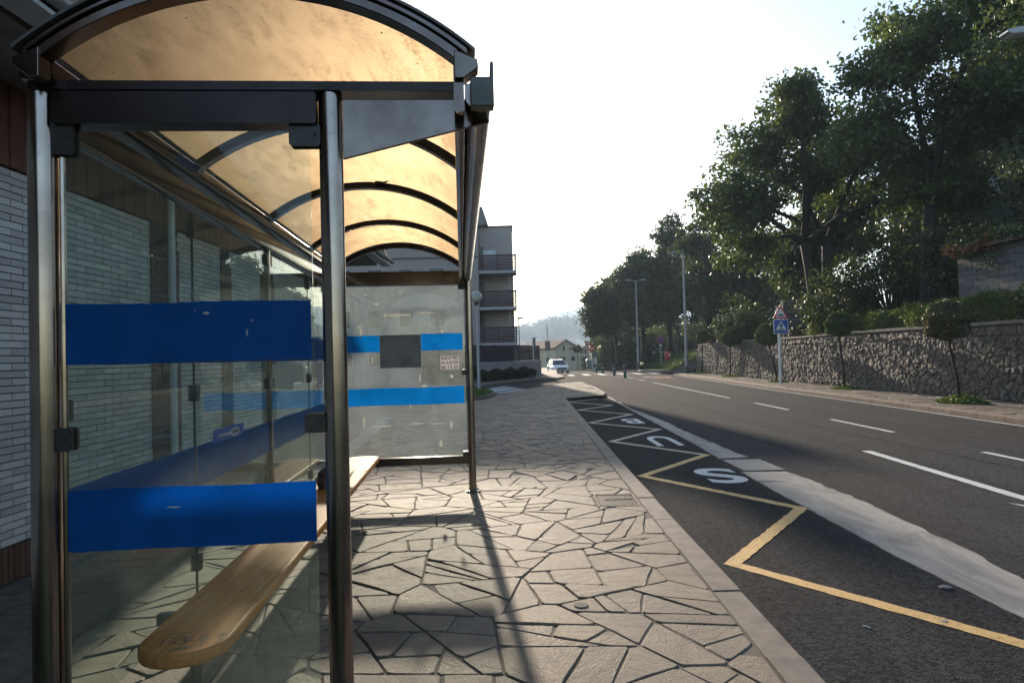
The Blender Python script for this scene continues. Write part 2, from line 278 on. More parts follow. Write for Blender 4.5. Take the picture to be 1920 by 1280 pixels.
# ------------------------------------------------------------------ ground, roads, pavements
RZ = -.13
KERB = [(1.5, 1.235), (4.2, 1.296), (6.9, 1.333), (11, 1.413), (25.3, 1.757)]
kx = lambda Y: interp(Y, KERB)
REDGE = [(-5, 10.2), (5, 10.4), (14.4, 10.74), (19.1, 10.97), (30.2, 11.26), (45.5, 12.0), (73.6, 13.7), (130, 18.5)]
rx = lambda Y: interp(Y, REDGE)
SL = [(2, 3.2), (4.3, 3.155), (5.6, 3.104), (6.8, 3.123), (8.6, 3.154), (12.9, 3.356), (29.1, 3.797), (40, 4.05)]
SR = [(2, 3.55), (4.4, 3.58), (5.0, 3.66), (5.4, 3.75), (5.9, 3.81), (6.7, 3.82), (8.15, 3.88), (9.3, 3.86), (10.65, 3.76), (14, 3.71), (17.2, 3.76), (21.6, 3.66), (29.1, 3.9), (40, 4.1)]
def road_z(Y): return RZ - max(0, Y - 60) * .0165
def sheet(name, rows, mat, kind='structure', parent=None, **kw):
    mb = MB(); n = len(rows[0]); vs = [p for r in rows for p in r]
    mb.poly(vs, [(i * n + k, i * n + k + 1, (i + 1) * n + k + 1, (i + 1) * n + k) for i in range(len(rows) - 1) for k in range(n - 1)])
    return mb.build(name, mat, parent, kind=kind, **kw)
YS = list(range(-6, 62, 2)) + list(range(62, 132, 6))
sheet('ground', [[(x, y, -.35 - max(0, min(y, 200) - 60) * .0165 - (0 if y < 200 else (y - 200) * .004)) for x in (-4000, -600, -120, -30, 0, 30, 120, 600, 4000)] for y in (-300, -40, 0, 30, 60, 90, 130, 200, 600, 1500, 4500)], M['grass_ground'])
road = sheet('road', [[(lerp(1.2, rx(y) + .05, k / 8), y, road_z(y)) for k in range(9)] for y in YS], M['asphalt'])
sheet('side_street', [[(x, y, RZ) for x in (-40, -20, -8, 1.2)] for y in (24, 30, 40, 50, 66)], M['asphalt'])
sheet('bus_bay', [[(lerp(kx(y) + .1, interp(y, SL) + .02, k / 3), y, RZ + .004) for k in range(4)] for y in [1 + i * 1.0 for i in range(27)]], M['asphalt_bay'])
# light concrete gutter strip with ragged outer edge, cracked into slabs
gut = empty('concrete_gutter'); tag(gut, kind='structure')
cuts = [2, 8.95, 9.7, 11.02, 13.2, 17.3, 24.6, 33.0]
for a, b in zip(cuts, cuts[1:]):
    if a == 9.7: continue
    n = max(3, int((b - a) / .12)); L_ = []; R_ = []
    for i in range(n + 1):
        y = lerp(a + .012, b - .012, i / n); tilt = .05 * math.sin(a * 5)
        rag = random.uniform(-.022, .022) + .03 * math.sin(y * 2.1 + a) * math.sin(y * .7)
        L_.append((interp(y, SL) + random.uniform(-.008, .008), y + tilt)); R_.append((interp(y, SR) + rag, y - tilt))
    mb = MB(); pts = L_ + R_; vs = [(x, y, RZ + .012 + random.uniform(0, .003)) for x, y in pts] + [(x, y, RZ - .03) for x, y in pts]; m2 = 2 * n + 2
    mb.poly(vs, [(i, n + 1 + i, n + 2 + i, i + 1) for i in range(n)] + [(i, i + 1, m2 + i + 1, m2 + i) for i in range(n)] + [(n + 2 + i, n + 1 + i, m2 + n + 1 + i, m2 + n + 2 + i) for i in range(n)] + [(0, m2, m2 + n + 1, n + 1), (n, 2 * n + 1, m2 + 2 * n + 1, m2 + n)]); mb.build('gutter_slab', M['concrete'], gut)

def clip(poly, nx, ny, c):   # keep nx*x+ny*y<=c
    out = []
    for i in range(len(poly)):
        p, q = poly[i], poly[(i + 1) % len(poly)]; a = nx * p[0] + ny * p[1] - c; b = nx * q[0] + ny * q[1] - c
        if a <= 0: out.append(p)
        if (a < 0 < b) or (b < 0 < a): t = a / (a - b); out.append((p[0] + (q[0] - p[0]) * t, p[1] + (q[1] - p[1]) * t))
    return out
def crazy(x0, x1, y0, y1, sx, sy, joint, rng, limits=None, holes=None, split=0):
    n = int((x1 - x0 + 2 * sx) * (y1 - y0 + 2 * sy) / (sx * sy)); seeds = []; tries = 0
    while len(seeds) < n and tries < n * 30:
        tries += 1; q = (rng.uniform(x0 - sx, x1 + sx), rng.uniform(y0 - sy, y1 + sy), rng.uniform(0, .16) * sx * sx)
        if all((q[0] - k[0]) ** 2 + (q[1] - k[1]) ** 2 > (.52 * min(sx, sy)) ** 2 for k in (seeds if len(seeds) < 80 else [k for k in seeds if abs(k[1] - q[1]) < sy])): seeds.append(q)
    P = np.array(seeds); cells = []
    for s in seeds:
        if not (x0 - sx * .3 < s[0] < x1 + sx * .3 and y0 - sy * .3 < s[1] < y1 + sy * .3): continue
        R = 1.6 * max(sx, sy); poly = [(s[0] - R, s[1] - R), (s[0] + R, s[1] - R), (s[0] + R, s[1] + R), (s[0] - R, s[1] + R)]
        d = np.hypot(P[:, 0] - s[0], P[:, 1] - s[1])
        for k in np.argsort(d)[1:22]:
            q = seeds[k]; dx, dy = q[0] - s[0], q[1] - s[1]; L = math.hypot(dx, dy); nx, ny = dx / L, dy / L
            m = (q[0] ** 2 + q[1] ** 2 - s[0] ** 2 - s[1] ** 2 - q[2] + s[2]) / (2 * L)
            poly = clip(poly, nx, ny, m - joint * .5)
            if len(poly) < 3: break
        if len(poly) < 3: continue
        for (nx, ny, c) in (limits(s) if limits else []): 
            poly = clip(poly, nx, ny, c)
            if len(poly) < 3: break
        extra = []
        for (hx0, hx1, hy0, hy1) in (holes or []):
            if len(poly) >= 3 and max(p[0] for p in poly) > hx0 and min(p[0] for p in poly) < hx1 and max(p[1] for p in poly) > hy0 and min(p[1] for p in poly) < hy1:
                midp = clip(clip(poly, 1, 0, hx1), -1, 0, -hx0) if len(poly) > 2 else []
                pieces = [clip(poly, 1, 0, hx0 - joint), clip(poly, -1, 0, -hx1 - joint)]
                if len(midp) > 2: pieces += [clip(midp, 0, 1, hy0 - joint), clip(midp, 0, -1, -hy1 - joint)]
                extra += [o for o in pieces if len(o) >= 3 and area(o) > .006]
                poly = []
        todo = extra + ([poly] if len(poly) >= 3 and area(poly) > .006 else [])
        while todo:
            p = todo.pop(); A = area(p); xs_ = [q[0] for q in p]; ys_ = [q[1] for q in p]; lx, ly = max(xs_) - min(xs_), max(ys_) - min(ys_)
            if split and A > (rng.uniform(.035, .24) if split > 1 else sx * sy * .35) and rng.random() < split * (1 if split > 1 else min(1.3, A / (sx * sy))):
                an = rng.gauss(0, .5) + (0 if lx > ly else pi / 2); nx, ny = math.cos(an), math.sin(an); c0 = (sum(xs_) / len(p) + rng.gauss(0, .13) * lx, sum(ys_) / len(p) + rng.gauss(0, .1) * ly); c = nx * c0[0] + ny * c0[1]
                for o in (clip(p, nx, ny, c - joint * .5), clip(p, -nx, -ny, -c - joint * .5)):
                    if len(o) >= 3 and area(o) > .015: todo.append(o)
            else: cells.append(p)
    return cells
def area(p): return abs(sum(p[i][0] * p[(i + 1) % len(p)][1] - p[(i + 1) % len(p)][0] * p[i][1] for i in range(len(p)))) / 2
def slab_mesh(mb, poly, z, th, rng, wob=.008, bev=.005, seg=.16):
    ring = []; ch = []
    for i in range(len(poly)):
        p, q = poly[i], poly[(i + 1) % len(poly)]; u = rng.uniform(.03, .13); ch += [(lerp(p[0], q[0], u), lerp(p[1], q[1], u)), (lerp(p[0], q[0], 1 - u), lerp(p[1], q[1], 1 - u))]
    poly = ch
    for i in range(len(poly)):
        p, q = poly[i], poly[(i + 1) % len(poly)]; L = math.hypot(q[0] - p[0], q[1] - p[1])
        if L < .02: continue
        k = max(1, min(4, int(L / seg))); nx, ny = (q[1] - p[1]) / L, -(q[0] - p[0]) / L
        for j in range(k):
            t = j / k; o = -abs(rng.gauss(0, wob)) if j else -.4 * wob
            ring.append((p[0] + (q[0] - p[0]) * t + nx * o, p[1] + (q[1] - p[1]) * t + ny * o))
    n = len(ring)
    if n < 3: return False
    cx = sum(p[0] for p in ring) / n; cy = sum(p[1] for p in ring) / n; tx, ty = rng.gauss(0, .006), rng.gauss(0, .006)
    up = lambda x, y, h: (x, y, h + (x - cx) * tx + (y - cy) * ty)
    ins = lambda p, b: (cx + (p[0] - cx) * (1 - b / max(.05, math.hypot(p[0] - cx, p[1] - cy))), cy + (p[1] - cy) * (1 - b / max(.05, math.hypot(p[0] - cx, p[1] - cy))))
    vs = [up(*ins(p, bev * 1.6), z) for p in ring] + [up(*p, z - bev) for p in ring] + [(p[0], p[1], z - th) for p in ring]
    mb.poly(vs, [tuple(range(n))] + [(a + i, a + n + i, a + n + (i + 1) % n, a + (i + 1) % n) for a in (0, n) for i in range(n)])
    return True
# left pavement: mortar bed with irregular flagstones
PV = [(-3.9, 1.5)] + [(kx(y), y) for y in (1.5, 4.2, 6.9, 11, 25.3)] + [(3.72, 27.9), (3.85, 34), (3.95, 38), (3.7, 40.3), (2.2, 38.2), (.7, 33.6), (-.7, 29.4), (-2.4, 24.6), (-10, 24.2), (-10, 16), (-3.9, 16)]
mb = MB(); mb.prism(PV, RZ - .3, -.008); pave = mb.build('pavement', M['joint_mortar'], kind='structure')
def lim_left(s):
    y = s[1]; a = kx(y + .5) - kx(y - .5); n = math.hypot(1, a); nx, ny = 1 / n, -a / n
    L = []
    if y < 25.3: L.append((nx, ny, nx * (kx(y) - .012) + ny * y))
    L.append((-1, -.075, 2.62 - .075 * 4 + .0)) if y < 9 else None
    if y > 15.5 and s[0] < -3: L.append((0, -1, -16))
    if y > 25.3:
        L.append((1, 0, 3.66 + (y - 27.9) * .035))
        if s[0] > 1.7: L.append((2.1 / 3.2, -2.6 / 3.4, (2.1 / 3.2) * 1.757 - (2.6 / 3.4) * 25.4))
    if y > 22:
        for (x0, y0), (x1, y1) in (((-2.4, 24.6), (-.7, 29.4)), ((-.7, 29.4), (.7, 33.6)), ((.7, 33.6), (2.2, 38.2)), ((2.2, 38.2), (3.7, 40.3))):
            d = math.hypot(x1 - x0, y1 - y0); nx, ny = -(y1 - y0) / d, (x1 - x0) / d; L.append((nx, ny, nx * x0 + ny * y0 - .03))
    return L
rng = random.Random(5)
COVER = (.86, 1.33, 7.2, 7.83)
cells = crazy(-2.9, 4.2, 1.6, 41, 0.95, .78, .006, rng, lim_left, [COVER], 1.5) + crazy(-9, -2.95, 16, 24, .64, .54, .012, rng, None, None, .5)
def vis(p):
    if p is None: return False
    return -60 < p[0] < 1980 and -60 < p[1] < 1340
def size_px(poly, z=0):
    ps = [proj((x, y, z)) for x, y in poly]
    if any(p is None for p in ps): return 0
    if not any(vis(p) for p in ps): return 0
    a = [(min(1920, max(0, p[0])), min(1280, max(0, p[1]))) for p in ps]; return area(a)
cells.sort(key=lambda c: -size_px(c))
rest = MB(); cnt = 0
for c in cells:
    yy = sum(p[1] for p in c) / len(c); xx = sum(p[0] for p in c) / len(c)
    mossy = M['flagstone_mossy'] if (xx < .2 and 7.2 < yy < 8.9) else M['flagstone']
    if cnt < 295 and size_px(c) > 1:
        mb = MB()
        if slab_mesh(mb, c, rng.gauss(0, .0025), .03, rng, .006, .005): mb.build('flagstone', mossy, pave); cnt += 1
    else: slab_mesh(rest, c, rng.gauss(0, .003), .03, rng, .012, .006, .3)
rest.build('flagstone_field', M['flagstone'], pave, kind='stuff')
# utility cover in the pavement and round cap
cv = empty('utility_cover', (1.095, 7.515, 0), math.radians(-1.5), 'square cast iron utility cover with wavy tread set in the flagstones by the kerb', 'cover')
mb = MB()
for a in ((-.225, .225, -.305, -.285), (-.225, .225, .285, .305), (-.225, -.205, -.285, .285), (.205, .225, -.285, .285)): mb.box(*a, -.03, .004)
mb.build('frame', M['cap_stone'], cv); mb = MB(); mb.box(-.203, .203, -.283, .283, -.03, -.012); mb.build('lid', M['iron'], cv)
for k in range(15):
    y = -.262 + k * .0374; mb = MB(); n = 18
    if abs(y) < .05:
        spans = [(-.19, -.12)]
    else: spans = [(-.19, .19)]
    for a, b in spans:
        P = []; m = max(4, int((b - a) / .02))
        for i in range(m + 1): x = lerp(a, b, i / m); P.append((x, y + .008 * math.sin(x * 75)))
        for i in range(m): (xa, ya), (xb, yb) = P[i], P[i + 1]; mb.prism([(xa, ya - .008), (xb, yb - .008), (xb, yb + .008), (xa, ya + .008)], -.0125, -.002)
    mb.build('tread_rib', M['iron'], cv)
def text_mesh(body, size, ext=.002, bold=False):
    cu = bpy.data.curves.new('t', 'FONT'); cu.body = body; cu.size = size; cu.extrude = ext; cu.align_x = 'CENTER'; cu.align_y = 'CENTER'
    if bold: cu.offset = size * .022
    o = bpy.data.objects.new('t', cu); COL.objects.link(o); dg = bpy.context.evaluated_depsgraph_get(); dg.update()
    me = bpy.data.meshes.new_from_object(o.evaluated_get(dg)); bpy.data.objects.remove(o); return me
mb = MB(); mb.lathe([(.001, .006), (.05, .008), (.056, .003), (.06, -.02)], (0, 0, 0), 20); cp = mb.build('valve_cap', M['rubble'], smooth=True); cp.scale = (.85, .85, .6); cp.location = (.398, 4.394, .002); tag(cp, 'small round metal valve cap let into a flagstone', 'cap')
mb = MB(); mb.prism([(-.3, 3.0), (-.0, 3.0), (-.0, 3.01), (-.3, 3.01)], 0, .0001)
# kerb stones, left
kerb = empty('kerb'); tag(kerb, kind='structure')
y = 1.6; r2 = random.Random(3)
def kstone(a, b, xin, w, ztop, zbot, mat, parent, ch=.02):
    mb = MB(); g = .006
    P = [(xin(a + g), a + g), (xin(a + g) + w, a + g), (xin(b - g) + w, b - g), (xin(b - g), b - g)]
    c = ch if w > 0 else -ch
    Q = [(P[0][0], P[0][1]), (P[1][0] - c, P[1][1]), (P[2][0] - c, P[2][1]), (P[3][0], P[3][1])]
    vs = [(x, yy, zbot) for x, yy in P] + [(P[0][0], P[0][1], ztop), (P[1][0], P[1][1], ztop - ch), (P[2][0], P[2][1], ztop - ch), (P[3][0], P[3][1], ztop)] + [(Q[1][0], Q[1][1], ztop), (Q[2][0], Q[2][1], ztop)]
    mb.poly(vs, [(0, 1, 5, 8, 4), (1, 2, 6, 5), (2, 3, 7, 9, 6), (3, 0, 4, 7), (4, 8, 9, 7), (8, 5, 6, 9), (0, 3, 2, 1)] if w > 0 else [(4, 8, 5, 1, 0), (5, 6, 2, 1), (6, 9, 7, 3, 2), (7, 4, 0, 3), (7, 9, 8, 4), (9, 6, 5, 8), (1, 2, 3, 0)])
    return mb.build('kerb_stone', mat, parent)
while y < 25.2:
    kstone(y, min(y + 1.0, 25.4), lambda t: kx(t), .2, r2.gauss(0, .003), RZ - .1, M['kerb'], kerb); y += 1.0
# bay end kerb and the kerb of the pavement beyond it
mb = MB(); mb.prism([(1.76, 25.41), (3.80, 27.9), (3.66, 28.05), (1.6, 25.56)], RZ - .1, .004); mb.build('kerb_stone', M['kerb'], kerb)
y = 28.1
while y < 38:
    kstone(y, y + 1.0, lambda t: 3.66 + (t - 27.9) * .04, .16, .004 - max(0, y - 33) * .02, RZ - .1, M['kerb'], kerb); y += 1
# right pavement
rp = [(rx(y) , y) for y in range(2, 100, 4)]
WX = [(-5, 13.6), (24, 13.69), (33, 13.72), (53, 14.3)]
wx = lambda Y: interp(Y, WX)
mb = MB(); ys = list(range(0, 64, 2)) 
vs = []
for y in ys: vs += [(rx(y) + .1, y, -.006), ((wx(y) + .25) if y < 54 else wx(54) + (y - 54) * .12 + .3, y, -.006)]
mb.poly(vs, [(2 * i, 2 * i + 1, 2 * i + 3, 2 * i + 2) for i in range(len(ys) - 1)])
ys2 = list(range(62, 110, 4)); vs = []
for y in ys2: vs += [(rx(y) + .1, y, road_z(y) + .124), (rx(y) + 2.4, y, road_z(y) + .124)]
mb.poly(vs, [(2 * i, 2 * i + 1, 2 * i + 3, 2 * i + 2) for i in range(len(ys2) - 1)])
rpave = mb.build('right_pavement', M['mortar'], kind='structure')
fm = MB()
for c in crazy(10.6, 14.4, 9, 52, .5, .5, .022, rng, lambda s: [(-1, .02, -(rx(s[1]) + .3) + .02 * s[1]), (1, -.01, wx(s[1]) - .1 - .01 * s[1])]): slab_mesh(fm, c, rng.gauss(.002, .004), .02, rng, .012, .006, .4)
fm.build('flagstone_field', M['flagstone'], rpave, kind='stuff')
rk = empty('right_kerb'); tag(rk, kind='structure'); y = 9.0
while y < 100:
    low = .05 if 50 < y < 60 else 0
    kstone(y, y + 1.0, lambda t: rx(t) + .26, -.26, .004 - low + (road_z(y) - RZ), RZ - .1 + (road_z(y) - RZ), M['kerb_brown'], rk); y += 1.0
# corner pavement across the side street
CP = [(-40, 37.6), (-8, 37.9), (-1.8, 40.7), (1.7, 49.2), (3.3, 49.4), (3.9, 51.5), (3.9, 60), (4.6, 72), (6, 90), (-40, 90)]
mb = MB(); mb.prism(CP, RZ - .3, -.004); cpv = mb.build('corner_pavement', M['cap_stone'], kind='structure')
# ------------------------------------------------------------------ painted markings (parts of the road)
def strip(name, pts, w, mat, z=None, rag=.006, step=.1, parent=None):
    mb = MB(); P = [Vector((p[0], p[1])) for p in pts]; L = []; R = []
    for i in range(len(P) - 1):
        d = (P[i + 1] - P[i]); n = max(1, int(d.length / step)); nn = Vector((-d.y, d.x)).normalized()
        for k in range(n + 1):
            q = P[i] + d * (k / n); L.append(q + nn * (w / 2 + random.uniform(-rag, rag))); R.append(q - nn * (w / 2 + random.uniform(-rag, rag)))
    zz = lambda q: (z if z is not None else road_z(q.y) + .004); n = len(L)
    mb.poly([(q.x, q.y, zz(q)) for q in L + R], [(i, n + i, n + i + 1, i + 1) for i in range(n - 1)]); return mb.build(name, mat, parent or road)
ZB = RZ + .008
zl = [(3.25, 3.45), (1.74, 5.57), (3.09, 7.44), (1.78, 9.63), (3.19, 11.43), (1.91, 13.5), (3.27, 15.41), (1.92, 17.28), (3.33, 19.35), (2.02, 21.34), (3.3, 22.93), (1.99, 25.08), (3.3, 26.6)]
for i in range(len(zl) - 1):
    a, b = Vector(zl[i]), Vector(zl[i + 1]); d = (b - a).normalized() * .05
    strip('zigzag_line', [a - d, b + d], .125, M['paint_yellow'] if i < 4 else M['paint_yellow_shade'], ZB + (.0015 if i % 2 else 0), .007, .07)  # far lines: same yellow paint, paled in colour for the building's shade
def ground_letter(ch, cx, cy, w, h):
    me = text_mesh(ch, 1., 0, True); me.materials.append(M['paint_white']); xs = [v.co.x for v in me.vertices]; yy = [v.co.y for v in me.vertices]
    x0, x1, y0, y1 = min(xs), max(xs), min(yy), max(yy)
    for v in me.vertices: v.co = Vector((cx - ((v.co.x - x0) / (x1 - x0) - .5) * w, cy - ((v.co.y - y0) / (y1 - y0) - .5) * h, ZB))
    me.flip_normals(); o = bpy.data.objects.new('letter', me); COL.objects.link(o); o.parent = road; return o
ground_letter('S', 2.84, 9.53, .56, 1.16); ground_letter('U', 2.9, 13.42, .5, 1.5); ground_letter('B', 3.0, 17.45, .46, 1.25)
for a, b, w in (((7.49, 6.0), (7.52, 11.0), .11), ((7.66, 13.84), (7.70, 16.64), .11), ((7.85, 19.58), (7.92, 22.48), .11), ((7.92, 25.07), (8.16, 39.77), .11), ((8.3, 43.06), (8.13, 75.2), .11)): strip('lane_line', [a, b], w, M['paint_white'], None, .005, .25)
strip('lane_line', [(5.5, 4.6), (5.864, 11.45)], .15, M['paint_white'], None, .006, .12)
mb = MB(); mb.poly([(5.33, 7.45, RZ + .0055), (5.40, 7.18, RZ + .0055), (5.9, 6.1, RZ + .0055), (6.1, 6.35, RZ + .0055)], [(0, 1, 2, 3)]); mb.build('give_way_mark', M['paint_white'], road)
strip('edge_line', [(rx(y) - .13, y) for y in range(9, 100, 3)], .09, M['paint_white'], None, .006, .5)
for k, x in enumerate((4.9, 6.1, 7.3, 8.9, 10.1, 11.3)): strip('crossing_bar', [(x + .12 * k, 56.2), (x + .12 * k + .15, 62)], .55, M['paint_white'], None, .01, .5)
strip('speed_table_mark', [(9.3, 48.7), (9.8, 48.75)], .9, M['paint_white'], None, .05, .1); strip('speed_table_mark', [(9.85, 48.6), (11.2, 48.5)], 1.0, M['paint_red'], None, .05, .1); strip('speed_table_mark', [(9.4, 46.6), (10.9, 46.4)], .5, M['paint_red'], None, .1, .1)
side = bpy.data.objects['side_street']
for p, q in (((-1.99, 34.7), (-.38, 39.9)), ((-1.54, 34.4), (-.01, 38.3)), ((-1.1, 34.1), (.34, 37.2)), ((-.78, 32.7), (.7, 35.9))): strip('crossing_bar', [p, q], .36, M['paint_white'], RZ + .004, .01, .4, side)
sj = [gr(*p, RZ) for p in ((1112, 722), (1180, 743), (1240, 765), (1330, 799), (1436, 829), (1560, 872))]
strip('sealed_joint', [(p.x, p.y) for p in sj], .045, M['asphalt_bay'], RZ + .0035, .014, .12)
strip('sealed_joint', [(6.9, 3), (7.0, 9), (6.75, 14), (6.95, 22)], .03, M['asphalt_bay'], RZ + .0035, .01, .15)
# road gully grate between the concrete slabs
gg = empty('gully_grate', (3.58, 10.33, RZ), 0, 'slotted iron gully grate set in the pale concrete gutter beside the painted S', 'grate')
mb = MB(); mb.box(-.3, .3, -.53, .53, -.06, -.001); mb.build('pit_shade', M['black'], gg); gg.location.z = RZ + .0065  # black plate over the uncut road; the hollow's darkness is its colour
for k in range(14): mb = MB(); x = -.29 + k * .0415; mb.box(x, x + .016, -.5, .5, .001, .007); mb.build('bar', M['grate_bar'], gg)
for k in range(5): mb = MB(); y = -.5 + k * .245; mb.box(-.29, .3, y, y + .016, .0005, .005); mb.build('cross_bar', M['grate_bar'], gg)

for i, ((px, py), ln, lab) in enumerate([((1632, 1176), .045, 'white cigarette butt on the bay asphalt nearest the kerb'), ((1776, 1163), .04, 'white cigarette butt on the asphalt between yellow line and concrete strip')]):
    p = gr(px, py, RZ + .01); a = 2.2 + i; mb = MB(); d = Vector((math.cos(a), math.sin(a), 0)) * ln; mb.tube([(0, 0, 0), tuple(d * .65), tuple(d)], .0045, 8); o = mb.build('cigarette_butt', M['white_paint']); o.location = p; tag(o, lab, 'cigarette butt')
p = gr(1772, 1101, RZ + .008); mb = MB(); mb.lathe([(.03, -.004), (.04, .004), (.03, .012), (.01, .016)], n=7); o = mb.build('pebble', M['concrete']); o.location = p; o.scale = (1.2, .8, 1); tag(o, 'flat pale pebble lying beside the concrete gutter strip', 'pebble')
# ------------------------------------------------------------------ brick building on the left
bld = empty('brick_building', (-4.6, 9.5, 0), 0, 'low white brick building with brown base courses and deep eaves behind the bus shelter', 'building')
def lb(mb, name, mat, **kw):
    o = mb.build(name, mat, bld, **kw); o.matrix_parent_inverse = Matrix.Translation((4.6, -9.5, 0)); return o
BX, BY0, BY1, BYM = -3.83, -7.0, 15.7, -22.0
mb = MB(); mb.box(-8.5, BX - .012, BYM, BY1, -.2, 3.86); lb(mb, 'wall', M['mortar_dark'])
piers = [(7.24, 7.84), (8.99, 9.30), (10.42, 11.0), (13.1, 13.5)]
CP_, BL, BH = .0573, .252, .0493; NC = 50; bricks = []
for c in range(NC):
    z = .278 + c * CP_; y = BY0 - (BL + .011) * (.5 if c % 2 else 0)
    while y < BY1:
        a, b = max(y, BY0), min(y + BL, BY1)
        segs = [(a, b)]
        for p0, p1 in piers:
            ns = []
            for u, v in segs:
                if v <= p0 or u >= p1: ns.append((u, v))
                else:
                    if u < p0 - .02: ns.append((u, p0 - .004))
                    if v > p1 + .02: ns.append((p1 + .004, v))
            segs = ns
        bricks += [(u, v, z) for u, v in segs if v - u > .03]
        y += BL + .011
def bvis(b):
    p = proj((BX, (b[0] + b[1]) / 2, b[2] + .025))
    if not vis(p): return -1
    x, y = p[0], p[1]; ok = (x < 62) or (105 < x < 600 and (330 < y < 565 or 682 < y < 908))
    return (1e3 if ok else 0) + 1e4 / p[2]
bricks.sort(key=lambda b: -bvis(b))
bm_full = None
def brick_mb(mb, x, y0, y1, z0, z1, pr): 
    mb.box(x - .04, x + pr, y0, y1, z0, z1)
me_cache = {}
field = MB(); rb = random.Random(9)
for i, (u, v, z) in enumerate(bricks):
    pr = rb.uniform(-.002, .003)
    if i < 296:
        k = round(v - u, 2)
        if k not in me_cache:
            mb = MB(); mb.box(-.04, 0, 0, v - u, 0, BH); o = lb(mb, 'brick', M['brick_white'], bevel=0); me_cache[k] = o.data
        else: o = inst('brick', me_cache[k], bld); o.matrix_parent_inverse = Matrix.Translation((4.6, -9.5, 0))
        o.location = (BX + pr, u, z)
    else: brick_mb(field, BX, u, v, z, z + BH, pr)
lb(field, 'brick_field', M['brick_white'], kind='stuff')
y = BY0; k = 0; sol = MB(); sm = None
while y < BY1 - .06:
    mb = MB(); mb.box(0, .04, 0, .052, 0, .262)
    if y > 2.6 and k < 270:
        if sm is None: o = lb(mb, 'soldier_brick', M['brick_brown']); sm = o.data
        else: o = inst('soldier_brick', sm, bld); o.matrix_parent_inverse = Matrix.Translation((4.6, -9.5, 0))
        o.location = (BX - .03 + rb.uniform(-.002, .002), y, .005)
    else: sol.box(BX - .03, BX + .01, y, y + .052, .005, .267)
    y += .0605; k += 1
lb(sol, 'soldier_course', M['brick_brown'], kind='stuff')
for p0, p1 in piers:
    mb = MB(); c = 0
    while .005 + c * .068 < 3.1:
        z = .275 + c * .0573
        if z > 3.1: break
        y = p0; off = .06 if c % 2 else 0; y = p0 - off
        while y < p1:
            a, b = max(y, p0), min(y + .115, p1)
            if b - a > .02: mb.box(BX - .02, BX + .025 + rb.uniform(-.003, .003), a, b, z, z + .05)
            y += .124
        c += 1
    lb(mb, 'brown_pier', M['brick_brown'])
mb = MB(); mb.tube([(BX + .075, 7.56, .02), (BX + .075, 7.56, 3.6), (-3.2, 7.56, 3.75)], .04, 10); lb(mb, 'downpipe', M['fascia'], smooth=True)
y = BY0; k = 0
while y < BY1:
    mb = MB(); mb.box(0, .03, 0, .09, 0, .66)
    if k == 0: o = lb(mb, 'cladding_board', M['cladding_brown']); cm = o.data
    else: o = inst('cladding_board', cm, bld); o.matrix_parent_inverse = Matrix.Translation((4.6, -9.5, 0))
    o.location = (BX - .01 + (k % 2) * .012, y, 3.15); y += .096; k += 1
mb = MB(); mb.box(BX, -3.08, BYM, BY1 + .1, 3.79, 3.83); lb(mb, 'soffit', M['soffit'])
mb = MB(); n = 60; L = []; R = []
for i in range(n + 1):
    y = lerp(BY0, BY1 + .1, i / n); L.append((-2.97 + rb.uniform(-.012, .012), y, 3.76)); R.append((-2.76, y, 3.76))
mb.poly(L + R + [(p[0], p[1], 3.79) for p in L] + [(p[0], p[1], 3.79) for p in R], [(i, i + 1, n + 2 + i, n + 1 + i) for i in range(n)] + [(2 * n + 2 + i, 3 * n + 3 + i, 3 * n + 4 + i, 2 * n + 3 + i) for i in range(n)] + [(n + 1 + i, n + 2 + i, 3 * n + 4 + i, 3 * n + 3 + i) for i in range(n)] + [(0, n + 1, 3 * n + 3, 2 * n + 2), (n, 3 * n + 2, 4 * n + 3, 2 * n + 1)])
lb(mb, 'fascia_board', M['fascia'])
mb = MB(); mb.box(-3.08, -2.96, BY0, BY1 + .1, 3.84, 3.86); lb(mb, 'eave_gap_shade', M['bark'])  # dark strip put in for the shade of the open eave gap
mb = MB(); pr = [(-2.73 + .055 * math.cos(pi + pi * k / 8), 3.86 + .055 * math.sin(pi + pi * k / 8)) for k in range(9)]
for (a, b), (c, d) in zip(pr, pr[1:]): mb.poly([(a, BY0, b), (c, BY0, d), (c, BY1 + .1, d), (a, BY1 + .1, b), (a * 1.0, BY0, b + .006), (c, BY0, d + .006), (c, BY1 + .1, d + .006), (a, BY1 + .1, b + .006)], [(0, 1, 2, 3), (7, 6, 5, 4), (0, 4, 5, 1), (3, 2, 6, 7)])
lb(mb, 'eave_gutter', M['galvanised'])
mb = MB(); prof = [(-2.74, 3.87), (-3.55, 5.3), (-8.4, 5.6), (-8.4, 3.87)]
vs = [(x, BYM, z) for x, z in prof] + [(x, BY1 - (0 if i in (0, 3) else .9), z) for i, (x, z) in enumerate(prof)]
mb.poly(vs, [(0, 1, 5, 4), (1, 2, 6, 5), (2, 3, 7, 6), (3, 0, 4, 7), (0, 3, 2, 1), (4, 5, 6, 7)]); lb(mb, 'mansard_roof', M['cladding_brown'])
y = BY0 + .1
while y < BY1 - .3:
    mb = MB(); t1 = 1 if y < BY1 - 1 else (BY1 - y) / .9; a = Vector((-2.735, y, 3.88)); b = Vector((lerp(-2.735, -3.55, t1), y, lerp(3.88, 5.3, t1))); mb.tube([a, b], .014, 4); lb(mb, 'roof_seam', M['cladding_brown']); y += .28
